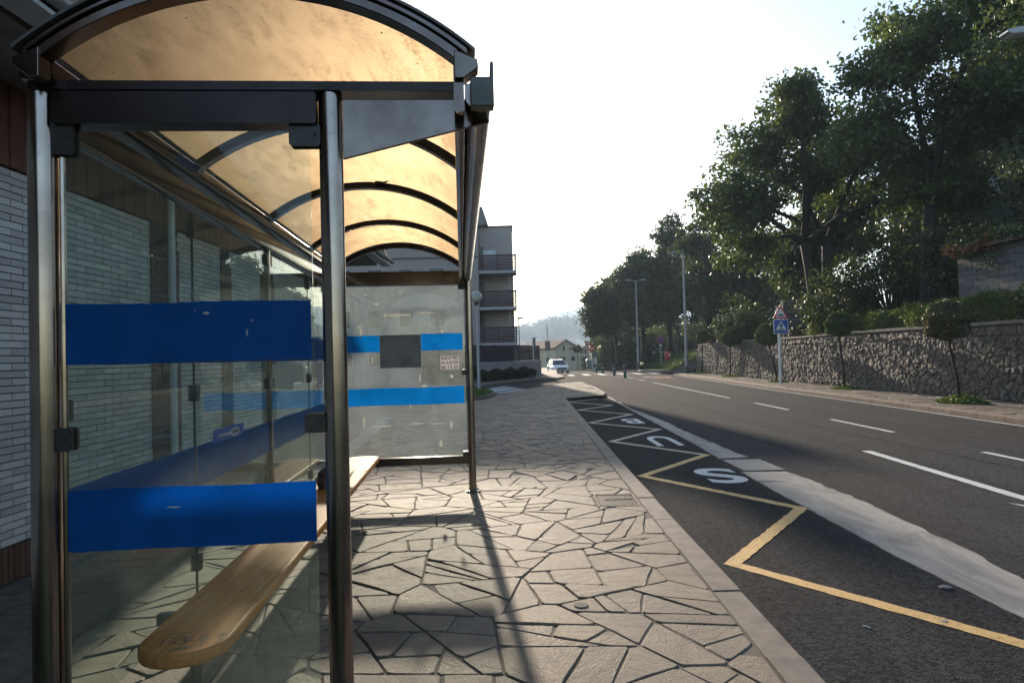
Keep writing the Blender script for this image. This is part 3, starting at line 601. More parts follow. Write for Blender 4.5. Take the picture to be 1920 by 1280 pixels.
# tiled footway behind the shelter and the concrete edging
tp = empty('tiled_path'); tag(tp, kind='structure')
mb = MB(); mb.poly([(-3.82, 2.4, -.012), (-2.85, 2.4, -.012), (-2.98, 9.0, -.012), (-3.82, 9.0, -.012)], [(0, 1, 2, 3)]); mb.build('bed', M['mortar_dark'], tp)
tm = None; k = 0
for i in range(33):
    for j in range(5):
        y = 2.5 + i * .2; x = -3.79 + j * .2 - 0
        if x + .2 > -2.93: continue
        if tm is None: mb = MB(); mb.box(0, .192, 0, .192, -.03, 0); o = mb.build('paving_tile', M['tile_dark'], tp, bevel=.004); tm = o.data
        else:
            o = inst('paving_tile', tm, tp); md = o.modifiers.new('bevel', 'BEVEL'); md.width = .004; md.segments = 1
        o.location = (x, y, random.uniform(-.003, .003)); k += 1
mb = MB(); mb.prism([(-2.95, 2.3), (-2.6, 2.3), (-2.79, 9.0), (-3.02, 9.0)], -.05, -.006); mb.build('gravel_margin', M['rubble'], tp, kind='stuff')
mb = MB(); mb.prism([(-2.58, 9.1), (-2.9, 9.1), (-3.65, 18.9), (-3.3, 18.9)][::-1], -.05, .025); mb.build('edging_strip', M['concrete'], kind='structure', bevel=.01)

# ------------------------------------------------------------------ bus shelter
SA = math.atan2(.0746, .9972)
sh = empty('bus_shelter', (0, 0, 0), SA, 'brown stainless steel bus shelter with curved tan roof and blue banded glass on the flagstones', 'bus shelter')
def part(mb, name, mat, parent=None, **kw): return mb.build(name, M[mat] if isinstance(mat, str) else mat, parent or sh, **kw)
def rbox(x0, x1, y0, y1, z0, z1, r=.01, ax='y', n=4):
    # box with rounded corners in the plane normal to ax
    A = {'y': (x0, x1, z0, z1), 'x': (y0, y1, z0, z1), 'z': (x0, x1, y0, y1)}[ax]; a0, a1, b0, b1 = A; P = []
    for cx, cy, s in ((a1 - r, b1 - r, 0), (a0 + r, b1 - r, 1), (a0 + r, b0 + r, 2), (a1 - r, b0 + r, 3)):
        for k in range(n + 1): t = (s + k / n) * pi / 2; P.append((cx + r * math.cos(t), cy + r * math.sin(t)))
    mb = MB(); h0, h1, fn = {'y': (y0, y1, lambda a, b, h: (a, h, b)), 'x': (x0, x1, lambda a, b, h: (h, a, b)), 'z': (z0, z1, lambda a, b, h: (a, b, h))}[ax]
    return mb.prism(P, h0, h1, fn)
def post(x, y, r, z1, flange=False):
    mb = MB(); mb.tube([(x, y, -.01), (x, y, z1)], r, 28); p = part(mb, 'post', 'steel', smooth=True)
    if flange:
        mb = MB(); mb.lathe([(.085, .0), (.085, .008), (.06, .012), (r + .004, .014)], (x, y, 0), 24); part(mb, 'base_plate', 'steel_flat', p, smooth=True)
        for a in (.6, 2.2, 3.7, 5.3): mb = MB(); mb.lathe([(.013, .008), (.013, .026), (.006, .032)], (x + .068 * math.cos(a), y + .068 * math.sin(a), 0), 6); part(mb, 'anchor_bolt', 'galvanised', p)
    return p
post(-.47, 2.6, .0435, 2.601, True); post(-1.507, 2.6, .049, 2.60, True); post(.1, 8.25, .044, 2.53, True); post(-1.5, 8.25, .044, 2.62, True)
part(rbox(-1.54, -1.475, 5.425, 5.47, 0, 2.48, .006, 'z'), 'back_post', 'steel_flat')
part(rbox(-1.455, -.515, 2.555, 2.645, 2.482, 2.6, .012), 'end_beam', 'beam_metal', smooth=True)
part(rbox(-1.53, .035, 2.55, 2.66, 2.604, 2.637, .006), 'end_rail', 'beam_metal', smooth=True)
mb = MB(); mb.prism([(-.425, 2.585), (.06, 2.585), (.07, 2.575), (.128, 2.572), (.128, 2.497), (-.425, 2.357)], 2.59, 2.604, lambda a, b, h: (a, h, b)); part(mb, 'bracket_plate', 'steel_flat', bevel=.003)
part(rbox(-1.45, .06, 8.2, 8.29, 2.486, 2.62, .012), 'end_beam', 'steel_flat', smooth=True)
part(rbox(-1.5, .035, 8.19, 8.3, 2.622, 2.645, .006), 'end_rail', 'steel_flat', smooth=True)
part(rbox(-1.45, .08, 8.21, 8.285, .338, .43, .008), 'bottom_rail', 'steel_flat', smooth=True)
# gutter with upstand, front edge beam, back beams
def profile(P, y0, y1): mb = MB(); return mb.prism(P, y0, y1, lambda a, b, h: (a, h, b))
G = [(.037, 2.56)] + [(.088 + .051 * math.cos(pi + pi * k / 8), 2.56 + .045 * math.sin(pi + pi * k / 8)) for k in range(9)][1:] + [(.139, 2.66), (.132, 2.66), (.132, 2.61), (.037, 2.61)]
part(profile(G, 2.5, 8.4), 'gutter', 'steel', smooth=True)
part(profile([(.056, 2.505), (.141, 2.505), (.141, 2.668), (.129, 2.668), (.127, 2.612), (.056, 2.612)], 2.44, 2.498), 'gutter_end', 'dark_metal', bevel=.004)
part(rbox(-.004, .034, 2.485, 8.24, 2.5, 2.672, .006), 'front_edge_beam', 'steel_flat', smooth=True)
part(rbox(-1.545, -1.475, 2.66, 8.19, 2.486, 2.60, .01), 'back_beam', 'steel_flat', smooth=True)
be = part(rbox(-1.565, -1.45, 2.56, 8.24, 2.645, 2.72, .008), 'back_edge_beam', 'steel_flat', smooth=True)
mb = MB(); mb.poly([(-1.449, 3.62, 2.655), (-1.449, 3.95, 2.66), (-1.449, 3.9, 2.712), (-1.449, 3.68, 2.715)], [(0, 1, 2, 3)]); part(mb, 'blue_paint_smear', 'sticker_blue', be)
XC, HC, RISE, ZS = -.72, .735, .262, 2.68
def arch_pts(extra, y, n=36, half=HC, rise=RISE, over=0):
    R = (half * half + rise * rise) / (2 * rise); zc = ZS + rise - R; a0 = math.asin(min(1, (half + over) / (R + extra))); P = []
    for k in range(n + 1): a = -a0 + 2 * a0 * k / n; P.append((XC + (R + extra) * math.sin(a), y, zc + (R + extra) * math.cos(a)))
    return P
def arch(y0, y1, e0, e1, n=36, over=0.):
    mb = MB(); A = arch_pts(e0, y0, n, over=over); B = arch_pts(e1, y0, n, over=over); vs = []
    for y in (y0, y1): vs += [(x, y, z) for x, _, z in A] + [(x, y, z) for x, _, z in B]
    m = n + 1; fs = []
    for i in range(n):
        fs += [(i, i + 1, m + i + 1, m + i), (2 * m + i, 3 * m + i, 3 * m + i + 1, 2 * m + i + 1), (i, 2 * m + i, 2 * m + i + 1, i + 1), (m + i, m + i + 1, 3 * m + i + 1, 3 * m + i)]
    fs += [(0, m, 3 * m, 2 * m), (n, 2 * m + n, 3 * m + n, m + n)]
    return mb.poly(vs, fs)
RY = [2.45, 3.95, 5.4, 6.85, 8.25]
for y in RY[1:4]: part(arch(y - .03, y + .03, .0, .05), 'roof_rib', 'steel_flat', smooth=True)
for y0, y1 in ((2.47, 2.545), (8.25, 8.325)):
    rim = part(arch(y0, y1, .0, .034), 'roof_rim', 'steel_flat', smooth=True, bevel=.003)
    part(arch(y0 - .014, y1 - .02, .035, .056, over=.035), 'rim_trim', 'steel_flat', rim, smooth=True, bevel=.003)
    part(arch(y0 - .03, y1, .057, .067, over=.062), 'rim_cap', 'dark_metal', rim, smooth=True)
    for sx_ in (0, 1):
        Pq = [(.0, 2.615), (.034, 2.615), (.088, 2.655), (.085, 2.685), (.0, 2.72)]; Pq = [(-1.44 - a, b) for a, b in Pq][::-1] if sx_ else Pq
        mb = MB(); part(mb.prism(Pq, y0 - .008, y1 - .01, lambda a, b, h: (a, h, b)), 'rim_end', 'steel_flat', rim, bevel=.003)
ends = [2.545, 3.948, 5.398, 6.848, 8.215]
for a, b in zip(ends, ends[1:]): part(arch(a + .004, b, .052, .0555, 48), 'roof_panel', 'roof_sheet', smooth=True)
# glass panes with clamps
def pane(name, x0, x1, y0, y1, z0, z1, mat): mb = MB(); mb.box(x0, x1, y0, y1, z0, z1); return part(mb, name, mat)
def band(x0, x1, y, z0, z1, mat, name='blue_band', axis='x', parent=None, rag=.0009, th=.0012):
    top = []; bot = []; n = 40; rr = random.Random(int(abs(z0 * 991 + y * 37)))
    for k in range(n + 1):
        t = k / n; w = .0022 * math.sin(t * 9 + z0 * 5)
        top.append((lerp(x0, x1, t), z1 + w + rr.gauss(0, rag))); bot.append((lerp(x0, x1, t), z0 + w * .6 + rr.gauss(0, rag * .7)))
    mb = MB(); fn = (lambda a, b, h: (a, y - h, b)) if axis == 'x' else (lambda a, b, h: (y + h, a, b))
    return part(mb.prism(bot + top[::-1], 0, th, fn), name, mat, parent)
def clampx(x0, x1, y, z0, z1): # clamp seen from the end, gripping a pane lying along x
    c = part(rbox(x0, x1, y - .026, y - .012, z0, z1, .012), 'glass_clamp', 'clamp', smooth=True)
    part(rbox(x0, x1, y + .012, y + .026, z0, z1, .012), 'clamp_back', 'clamp', c, smooth=True)
    part(rbox(min(x0, x1) + .01, max(x0, x1) - .01, y - .012, y + .012, z0 + .012, z1 - .012, .005), 'clamp_core', 'black', c)
    mb = MB(); mb.tube([(x1 - .022 if x0 < -1 else x1 - .02, y - .0285, (z0 + z1) / 2), (x1 - .022 if x0 < -1 else x1 - .02, y - .02, (z0 + z1) / 2)], .007, 8); part(mb, 'bolt', 'black', c)
pn = pane('glass_pane', -1.452, -.548, 2.597, 2.605, .2, 2.468, 'glass')
band(-1.452, -.556, 2.5962, 1.612, 1.832, 'vinyl', parent=pn); band(-1.45, -.537 - .013, 2.5962, .935, 1.157, 'vinyl', parent=pn)
mb = MB(); mb.tube([(-1.44, 2.6, .2), (-1.44, 2.6, 2.37)], .011, 8); part(mb, 'edge_channel', 'steel', pn, smooth=True)
clampx(-1.49, -1.388, 2.6, 2.375, 2.5); clampx(-1.485, -1.405, 2.6, 1.3, 1.385); clampx(-.62, -.505, 2.6, 2.405, 2.487); clampx(-.582, -.505, 2.6, 1.338, 1.408)
def chips(parent, items, mat, axis='x', off=0.):
    for (a, z, w, h, seed) in items:
        rr = random.Random(seed); P = [(a + w * math.cos(2 * pi * k / 9) * rr.uniform(.6, 1), z + h * math.sin(2 * pi * k / 9) * rr.uniform(.6, 1)) for k in range(9)]
        mb = MB(); part(mb.prism(P, 0, .0006, (lambda u, v, q: (u, off - q, v)) if axis == 'x' else (lambda u, v, q: (off + q, u, v))), 'peeled_patch', mat, parent)
chips(pn, [(-.935, 1.79, .016, .006, 1), (-.79, 1.715, .004, .016, 2), (-.77, 1.76, .004, .006, 3), (-1.06, 1.083, .032, .004, 4), (-.975, 1.80, .004, .003, 6)], 'paper_torn', 'x', 2.5945)
# back wall panes
YB = [(2.66, 3.952), (3.966, 5.42), (5.475, 6.838), (6.852, 8.2)]; bx = -1.5
for i, (a, b) in enumerate(YB):
    p = pane('back_pane', bx - .004, bx + .004, a, b, .25, 2.455, 'glass_back')
    band(a + .01, b - .006, bx + .0045, .915, 1.145, 'vinyl', axis='y', parent=p); band(a + .01, b - .006, bx + .0045, 1.61, 1.83, 'vinyl', axis='y', parent=p)
    if i == 1:
        mb = MB(); P = [(4.2, 1.13), (4.78, 1.12), (4.8, 1.2), (4.24, 1.205)]; part(mb.prism(P, 0, .0008, lambda u, v, q: (bx + .007 + q, u, v)), 'sticker', 'sticker_blue', p)
        mb = MB(); P = [(4.3, 1.157), (4.5, 1.15)] + [(4.62 + .09 * math.cos(-2.2 + 4.4 * k / 10), 1.158 + .03 * math.sin(-2.2 + 4.4 * k / 10)) for k in range(11)] + [(4.5, 1.168), (4.3, 1.168)]
        part(mb.prism(P, 0, .0006, lambda u, v, q: (bx + .009 + q, u, v)), 'paddle_mark', 'paper', p)
        for z in (1.152, 1.162): mb = MB(); part(mb.prism([(4.56, z), (4.68, z), (4.68, z + .006), (4.56, z + .006)], 0, .0005, lambda u, v, q: (bx + .0105 + q, u, v)), 'print_line', 'ink', p)
    if i == 2:
        mb = MB(); rr = random.Random(3); P = [(5.5 + .09 * k + rr.uniform(-.03, .03), 1.585 + rr.uniform(-.012, .012)) for k in range(13)] + [(6.6 - .09 * k + rr.uniform(-.03, .03), 1.40 + rr.uniform(-.05, .03)) for k in range(13)]
        part(mb.prism(P, 0, .0005, lambda u, v, q: (bx + .0055 + q, u, v)), 'paste_patch', 'paper_torn', p)
    if i == 3:
        mb = MB(); mb.box(bx + .005, bx + .0062, 7.25, 7.5, 1.33, 1.62); nt_ = part(mb, 'notice_sheet', 'paper')
        for k in range(7): mb = MB(); mb.box(bx + .0064, bx + .007, 7.28, 7.47, 1.37 + k * .032, 1.379 + k * .032); part(mb, 'print_line', 'ink', nt_)
for yj in (3.959, 6.845):
    mb = MB(); mb.box(bx - .005, bx + .005, yj - .0055, yj + .0055, .25, 2.455); part(mb, 'pane_joint', 'black')
    for z in (.5, 1.44, 2.36):
        c = part(rbox(bx - .022, bx + .022, yj - .03, yj + .03, z - .045, z + .045, .01, 'x'), 'glass_clamp', 'clamp', smooth=True)
        mb = MB(); mb.tube([(bx + .023, yj, z), (bx + .026, yj, z)], .007, 8); part(mb, 'bolt', 'black', c)
for y in (2.69, 5.41, 5.49, 8.17):
    for z in (1.44, 2.4): part(rbox(bx - .02, bx + .024, y - .03, y + .03, z - .04, z + .04, .01, 'x'), 'glass_clamp', 'clamp', smooth=True)
# far end pane
pf = pane('glass_pane', -1.4, .046, 8.246, 8.254, .432, 2.474, 'glass_dusty')
band(-1.355, -.968, 8.2452, 1.693, 1.893, 'vinyl_far', parent=pf); band(-.478, .02, 8.2452, 1.698, 1.9, 'vinyl_far', parent=pf); band(-1.35, .026, 8.2452, 1.055, 1.262, 'vinyl_far', parent=pf)
mb = MB(); mb.box(-.966, -.48, 8.236, 8.2435, 1.5, 1.893); part(mb, 'grey_sheet', 'paper_grey', pf)
mb = MB(); mb.box(-.25, -.028, 8.2405, 8.2425, 1.465, 1.628); ns = part(mb, 'notice', 'paper')
for txt, z, s in (('BUSCO PISO', 1.6, .054), ('EN ALQUILER', 1.547, .05), ('661 115 222', 1.492, .058)):
    me = text_mesh(txt, s, .0004, True); me.materials.append(M['ink']); xs = [v.co.x for v in me.vertices]; k = .2 / (max(xs) - min(xs))
    for v in me.vertices: v.co.x *= k
    o = bpy.data.objects.new('lettering', me); COL.objects.link(o); o.parent = ns; o.location = (-.139, 8.2398, z); o.rotation_euler = (pi / 2, -.02, 0)
chips(pf, [(-.75, 2.13, .24, .017, 21), (-.42, 2.15, .13, .012, 22), (-1.0, 2.27, .035, .03, 23), (-.9, 2.13, .02, .03, 24), (-1.2, 2.0, .03, .02, 25), (-1.19, 1.93, .012, .1, 27), (-.22, 1.93, .03, .02, 28), (-.18, 1.99, .004, .1, 29), (-.2, 1.985, .03, .006, 30), (-1.17, .87, .018, .09, 31), (-.95, .81, .16, .014, 32), (-.55, .83, .12, .008, 33), (-.14, .8, .02, .06, 34), (-.3, .82, .1, .006, 35), (-1.06, 1.6, .008, .06, 36), (-.5, 1.37, .01, .07, 37), (-.45, 1.27, .05, .03, 38), (-.12, 1.38, .03, .03, 39), (-1.12, 2.38, .03, .012, 40), (-.7, 2.4, .02, .02, 41), (-.62, 1.05, .006, .04, 42), (-.27, .58, .03, .05, 43)], 'paper_torn', 'x', 8.2445)
for (x0, x1, z0, z1) in ((-1.43, -1.35, 2.42, 2.5), (-.02, .07, 2.43, 2.5), (-1.43, -1.36, 1.4, 1.47), (0, .07, 1.4, 1.46), (-.01, .07, .43, .48)): clampx(x0, x1, 8.25, z0, z1)
# bench
P = [(-1.155 + .178 * math.cos(pi + pi * k / 14), 2.93 + .178 * math.sin(pi + pi * k / 14)) for k in range(15)] + [(-1.155 + .178 * math.cos(pi * k / 10) , 8.03 + .12 * math.sin(pi * k / 10)) for k in range(11)]
mb = MB(); mb.prism(P, .424, .48); be_ = part(mb, 'bench_seat', 'bench_wood', bevel=.012, smooth=True)
for y in (3.4, 5.45, 7.5):
    mb = MB(); mb.box(-1.47, -1.06, y - .025, y + .025, .37, .422); b = part(mb, 'bench_bracket', 'dark_metal', be_, bevel=.004)
for y in (3.4, 7.5): mb = MB(); mb.tube([(-1.3, y, 0), (-1.3, y, .372)], .025, 12); part(mb, 'bench_leg', 'dark_metal', be_, smooth=True)
gf = MB()
def stroke(pts, w=.0045):
    for (a, b), (c, d) in zip(pts, pts[1:]):
        v = Vector((c - a, d - b)); n = Vector((-v.y, v.x)).normalized() * w; e = v.normalized() * w * .5
        gf.poly([(a - e.x + n.x, b - e.y + n.y, .4812), (a - e.x - n.x, b - e.y - n.y, .4812), (c + e.x - n.x, d + e.y - n.y, .4812), (c + e.x + n.x, d + e.y + n.y, .4812)], [(0, 1, 2, 3)])
def bpt(x, y): p = gr(x, y, .48); return (p.x * math.cos(SA) + p.y * math.sin(SA), -p.x * math.sin(SA) + p.y * math.cos(SA))
for st in ([(296, 1207), (314, 1203)], [(299, 1212), (308, 1198)], [(314, 1188), (350, 1186), (385, 1179)], [(316, 1194), (330, 1197), (345, 1197), (358, 1193)], [(322, 1203), (330, 1207), (345, 1206), (352, 1199), (330, 1201), (320, 1205)], [(345, 1190), (347, 1202)], [(362, 1192), (356, 1200), (368, 1201)], [(378, 1202), (392, 1190), (378, 1191), (378, 1201)], [(408, 1191), (424, 1187)], [(412, 1197), (416, 1186)], [(316, 1219), (340, 1213), (366, 1210)], [(318, 1218), (350, 1214)], [(374, 1209), (380, 1208)]):
    stroke([bpt(*p) for p in st], .003)
part(gf, 'graffiti', 'ink', be_)
# paper bag on the bench and a dry leaf on the roof
bg_ = MB(); rr = random.Random(4); rings = []
for j in range(6):
    z = j * .034; r = [.06, .08, .085, .075, .06, .03][j]
    for k in range(9): a = 2 * pi * k / 9; q = r * rr.uniform(.7, 1.25); bg_.v.append((q * math.cos(a), q * math.sin(a) * 1.3, z + (rr.uniform(-.012, .02) if j else 0)))
for j in range(5):
    for k in range(9): bg_.f.append((j * 9 + k, j * 9 + (k + 1) % 9, (j + 1) * 9 + (k + 1) % 9, (j + 1) * 9 + k)); bg_.m.append(0)
bg_.f += [tuple(range(9))[::-1], tuple(range(45, 54))]; bg_.m += [0, 0]
o = bg_.build('crumpled_bag', M['paper_bag']); o.location = Matrix.Rotation(SA, 3, 'Z') @ Vector((-1.235, 6.2, .4825)); tag(o, 'crumpled dark brown paper bag left on the wooden bench inside the shelter', 'bag')
lf = MB(); lf.poly([(0, 0, 0), (.045, .025, .02), (.11, .02, .012), (.15, -.005, .03), (.1, -.035, .008), (.04, -.03, .018)], [(0, 1, 2), (0, 2, 4), (2, 3, 4), (0, 4, 5)]); o = lf.build('dry_leaf', M['leaf_dry']); o.location = Matrix.Rotation(SA, 3, 'Z') @ Vector((-.66, 5.33, 2.963)); tag(o, 'curled dry brown leaf stuck under the curved shelter roof by a rib', 'leaf')

# ------------------------------------------------------------------ stone retaining wall on the right
sw = empty('stone_wall', (13.9, 30, 0), 0, 'long rubble stone retaining wall with flat coping beside the right pavement', 'wall')
INV = Matrix.Translation((-13.9, -30, 0))
def swp(mb, name, mat, **kw): o = mb.build(name, mat, sw, **kw); o.matrix_parent_inverse = INV; return o
W0, W1 = 8.0, 53.0; wtop = lambda y: 2.12 + (.03 if y < 30 else 0) - max(0, y - 45) * .008
mb = MB(); ys = [W0 + i * 1.5 for i in range(31)]; vs = []
for y in ys: vs += [(wx(y) + .02, y, -.1), (wx(y) + .14, y, wtop(y)), (wx(y) + .6, y, wtop(y)), (wx(y) + .6, y, -.1)]
mb.poly(vs, [(4 * i + k, 4 * i + (k + 1) % 4, 4 * i + 4 + (k + 1) % 4, 4 * i + 4 + k) for i in range(30) for k in range(4)] + [(0, 3, 2, 1), (120, 121, 122, 123)]); swp(mb, 'wall_core', M['mortar'])
rs = random.Random(21); wcells = []
for c in crazy(W0, 53, 0.0, 1.78, .25, .2, .014, rs): wcells.append([(a, b) for a, b in c])
wcells = [clip(clip(c, 0, -1, 0), 0, 1, 1.80) for c in wcells]
for c in crazy(W0, 53, 1.82, 2.1, .2, .5, .016, rs): 
    c = clip(clip(c, 0, -1, -1.83), 0, 1, 2.1); wcells.append(c)
wcells = [c for c in wcells if len(c) >= 3 and area(c) > .008]
def wstone(mb, c):
    cx = sum(p[0] for p in c) / len(c); cy = sum(p[1] for p in c) / len(c); ring = []
    for i in range(len(c)):
        p, q = c[i], c[(i + 1) % len(c)]; ring += [p, ((p[0] + q[0]) / 2 * .98 + cx * .02, (p[1] + q[1]) / 2 * .98 + cy * .02)]
    n = len(ring); pr = rs.uniform(.02, .06); lev = [(1, -.03), (.96, pr * .45), (.72, pr * .9)]; X = lambda y, z, d: (wx(y) + .02 + z * .055 - d, y, z)
    vs = []
    for f, d in lev: vs += [X(cx + (p[0] - cx) * f + (rs.gauss(0, .014) if d > 0 else 0), cy + (p[1] - cy) * f + (rs.gauss(0, .014) if d > 0 else 0), d + (rs.gauss(0, .009) if d > 0 else 0)) for p in ring]
    vs.append(X(cx + rs.gauss(0, .03), cy + rs.gauss(0, .03), pr * rs.uniform(.9, 1.35)))
    fs = [(a * n + (i + 1) % n, a * n + i, (a + 1) * n + i, (a + 1) * n + (i + 1) % n) for a in range(2) for i in range(n)] + [(2 * n + (i + 1) % n, 2 * n + i, 3 * n) for i in range(n)]
    mb.poly(vs, fs)
def wpx(c):
    y = sum(p[0] for p in c) / len(c); p = proj((wx(y), y, .9)); return (area(c) / p[2] ** 2) if (p and vis(p)) else 0
wcells.sort(key=lambda c: -wpx(c)); rest = MB()
for i, c in enumerate(wcells):
    if i < 296: mb = MB(); wstone(mb, c); swp(mb, 'stone', M['wall_stone'])
    else: wstone(rest, c)
swp(rest, 'stone_field', M['wall_stone'], kind='stuff')
y = W0
while y < W1:
    b = min(y + 1.2, W1) - .008; dz = rs.gauss(0, .006); mb = MB(); xa, xb = wx(y), wx(b)
    mb.poly([(xa + .06, y, wtop(y) + dz), (xa + .62, y, wtop(y) + dz), (xb + .62, b, wtop(b) + dz), (xb + .06, b, wtop(b) + dz), (xa + .06, y, wtop(y) + .1 + dz), (xa + .62, y, wtop(y) + .1 + dz), (xb + .62, b, wtop(b) + .1 + dz), (xb + .06, b, wtop(b) + .1 + dz)], [(0, 3, 2, 1), (4, 5, 6, 7), (0, 1, 5, 4), (1, 2, 6, 5), (2, 3, 7, 6), (3, 0, 4, 7)])
    swp(mb, 'coping_stone', M['cap_stone'], bevel=.012); y += 1.2
# terrain: garden bank behind the wall, grass slope, ramp
gb = []
for y in range(6, 56, 3): gb.append([(wx(y) + .5 + d, y, 2.0 + 1.5 * min(1, max(0, d - 1.5) / 8) + max(0, d - 9) * .16 + .1 * math.sin(y * .9 + d)) for d in (0, 1.2, 2.5, 4, 6, 9, 14, 25, 50, 90)])
sheet('terrain', gb, M['soil'], smooth=True)
def slope_h(x, y):
    e = rx(y) + 2.2; d = max(0, x - e); return road_z(y) + .13 + 3.4 * (1 - math.exp(-d / 6.)) * min(1, max(0, (y - 58) / 6)) + .05 * math.sin(x * 1.3 + y)
sheet('grass_bank', [[(rx(y) + 2.2 + d, y, slope_h(rx(y) + 2.2 + d, y) + .0) for d in (0, .5, 1, 2, 3, 4.5, 6, 8, 11, 15, 22, 40, 80)] for y in [59, 60, 61, 62, 64, 66, 69, 72, 76, 80, 85, 90, 95, 100, 108, 118, 130]], M['grass_ground'], smooth=True)
sheet('ramp', [[(x, y0 + (x - 13.2) * .25, .01 + max(0, x - 13.6) * .36) for y0 in (53.6, 55, 57, 59)] for x in (12.2, 13.6, 15, 17, 20, 26, 40)], M['asphalt'])
mb = MB(); mb.poly([(wx(53) + .1, 53, 2), (60, 62, 12), (60, 62, -1), (wx(53) + .1, 53, -.2)], [(0, 1, 2, 3)])

# ------------------------------------------------------------------ vegetation
def leaves_obj(name, cen, size, mat, parent=None, asp=.55, up=.0, kind=None, flat=.0):
    n = len(cen); nrm = NP.normal(size=(n, 3)); nrm[:, 2] += up; nrm /= np.linalg.norm(nrm, axis=1, keepdims=True)
    t = NP.normal(size=(n, 3)); t -= nrm * (t * nrm).sum(1, keepdims=True); t /= np.linalg.norm(t, axis=1, keepdims=True); b = np.cross(nrm, t)
    s = size * NP.uniform(.6, 1.25, (n, 1)); w = s * asp
    q = np.stack([cen - t * s, cen + b * w - nrm * w * .25, cen + t * s, cen - b * w - nrm * w * .25], 1).reshape(-1, 3).astype(np.float32)
    me = bpy.data.meshes.new(name); me.vertices.add(4 * n); me.vertices.foreach_set('co', q.ravel())
    me.loops.add(4 * n); me.loops.foreach_set('vertex_index', np.arange(4 * n, dtype=np.int32)); me.polygons.add(n)
    me.polygons.foreach_set('loop_start', np.arange(0, 4 * n, 4, dtype=np.int32)); me.polygons.foreach_set('loop_total', np.full(n, 4, np.int32))
    me.materials.append(mat); me.update(calc_edges=True); me.validate()
    o = bpy.data.objects.new(name, me); COL.objects.link(o); o.parent = parent
    if kind: o['kind'] = kind
    return o
def crown_pts(lobes, nclump, per, cr, shell=.55):
    out = []; cents = []
    vol = np.array([l[3] * l[4] * l[5] for l in lobes]); vol = vol / vol.sum()
    for l, v in zip(lobes, vol):
        k = max(3, int(nclump * v)); d = NP.normal(size=(k, 3)); d /= np.linalg.norm(d, axis=1, keepdims=True)
        r = NP.uniform(0, 1, (k, 1)) ** shell; c = np.array(l[:3]) + d * r * np.array(l[3:6]); cents.append(c)
    cents = np.concatenate(cents); out = []
    for c in cents:
        m = int(per * NP.uniform(.5, 1.4)); rr = cr * NP.uniform(.6, 1.3); p = NP.normal(size=(m, 3)) * np.array([1, 1, .7]) * rr * .55; out.append(c + p)
    return np.concatenate(out), cents
def tree(name, base, lobes, label, group, lm='leaf_tree', nclump=120, per=130, cr=.9, ls=.11, tr=.22, fork=.35, stems=1, shell=.5, cat='tree', ntw=40):
    bz = Vector(base); root = empty(name, base, 0, label, cat, group); L = [(l[0] - bz.x, l[1] - bz.y, l[2] - bz.z, *l[3:]) for l in lobes]
    pts, cents = crown_pts(L, int(nclump * 1.4), int(per * .95), cr * .7, max(shell, .62)); leaves_obj('crown', pts, ls * 1.08, M[lm], root)
    mb = MB(); zmin = min(l[2] - l[5] for l in L); ztop = max(l[2] for l in L)
    for sidx in range(stems):
        ox = (sidx - (stems - 1) / 2) * tr * 2.6; fz = max(.8, zmin + (ztop - zmin) * fork * .4) if zmin > .5 else max(.6, ztop * fork * .6)
        mx = sum(l[0] for l in L) / len(L) * .25; my = sum(l[1] for l in L) / len(L) * .25
        tp = Vector((ox * 1.6 + mx, my, fz)); mb.tube([(ox, 0, -.3), (ox * 1.05 + mx * .2, my * .2, fz * .3), (ox * 1.3 + mx * .6, my * .6, fz * .7), tp], [tr * 1.35, tr, tr * .9, tr * .8], 9)
        for li, l in enumerate(L):
            if stems > 1 and li % stems != sidx: continue
            e = Vector(l[:3]); m1 = tp.lerp(e, .4) + Vector((random.uniform(-.3, .3), random.uniform(-.3, .3), .35)); e2 = e + Vector((0, 0, l[5] * .6))
            mb.tube([tp - Vector((0, 0, .1)), m1, e, e2], [tr * .6, tr * .42, tr * .24, tr * .08], 7)
            near = sorted(cents.tolist(), key=lambda c: (Vector(c) - e).length)[:ntw // max(1, len(L))]
            for c in near:
                c = Vector(c); st = m1.lerp(e, random.uniform(.2, 1)); md = st.lerp(c, .5) + Vector((random.uniform(-.2, .2), random.uniform(-.2, .2), random.uniform(0, .3))); mb.tube([st, md, c], [tr * .17, tr * .1, tr * .035], 4, False)
    mb.build('trunk', M['bark'], root, smooth='all'); return root
G1 = 'tall trees in the garden above the stone wall'; G2 = 'dense trees on the grass bank up the road'
tree('broadleaf_tree', (15.75, 34.5, 3.0), [(11.6, 35, 9.3, 1.9, 2.4, 2.1), (13.3, 35.5, 12.0, 2.0, 2.4, 1.7), (15.8, 36, 13.6, 2.3, 2.6, 1.9), (18.6, 35.5, 11.8, 2.3, 2.6, 2.2), (16.2, 35, 10.6, 2.2, 2.4, 1.5), (12.1, 35, 7.1, 1.6, 2, 1.3), (19.6, 34, 9.2, 1.5, 1.8, 1.2), (13.0, 36, 9.4, 1.7, 2, 1.3), (14.4, 33.5, 14.3, 1.6, 1.8, 1.2)], 'spreading leafy tree with two forked dark trunks above the stone wall', G1, nclump=250, per=130, cr=1.0, ls=.12, tr=.27, stems=2, ntw=60)
tree('broadleaf_tree', (17.2, 28, 3.2), [(16.6, 28, 13.6, 2.2, 2.6, 2.2), (19.5, 27.5, 11.6, 2.6, 2.8, 2.6), (15.7, 28.5, 10.6, 1.9, 2.2, 1.8), (18.2, 29, 8.3, 2.4, 2.4, 1.8), (19.5, 27, 15.5, 2.4, 2.4, 1.9)], 'tallest dark leafy tree directly behind the grassy hedge', G1, nclump=260, per=135, cr=1.0, ls=.11, tr=.3, ntw=50)
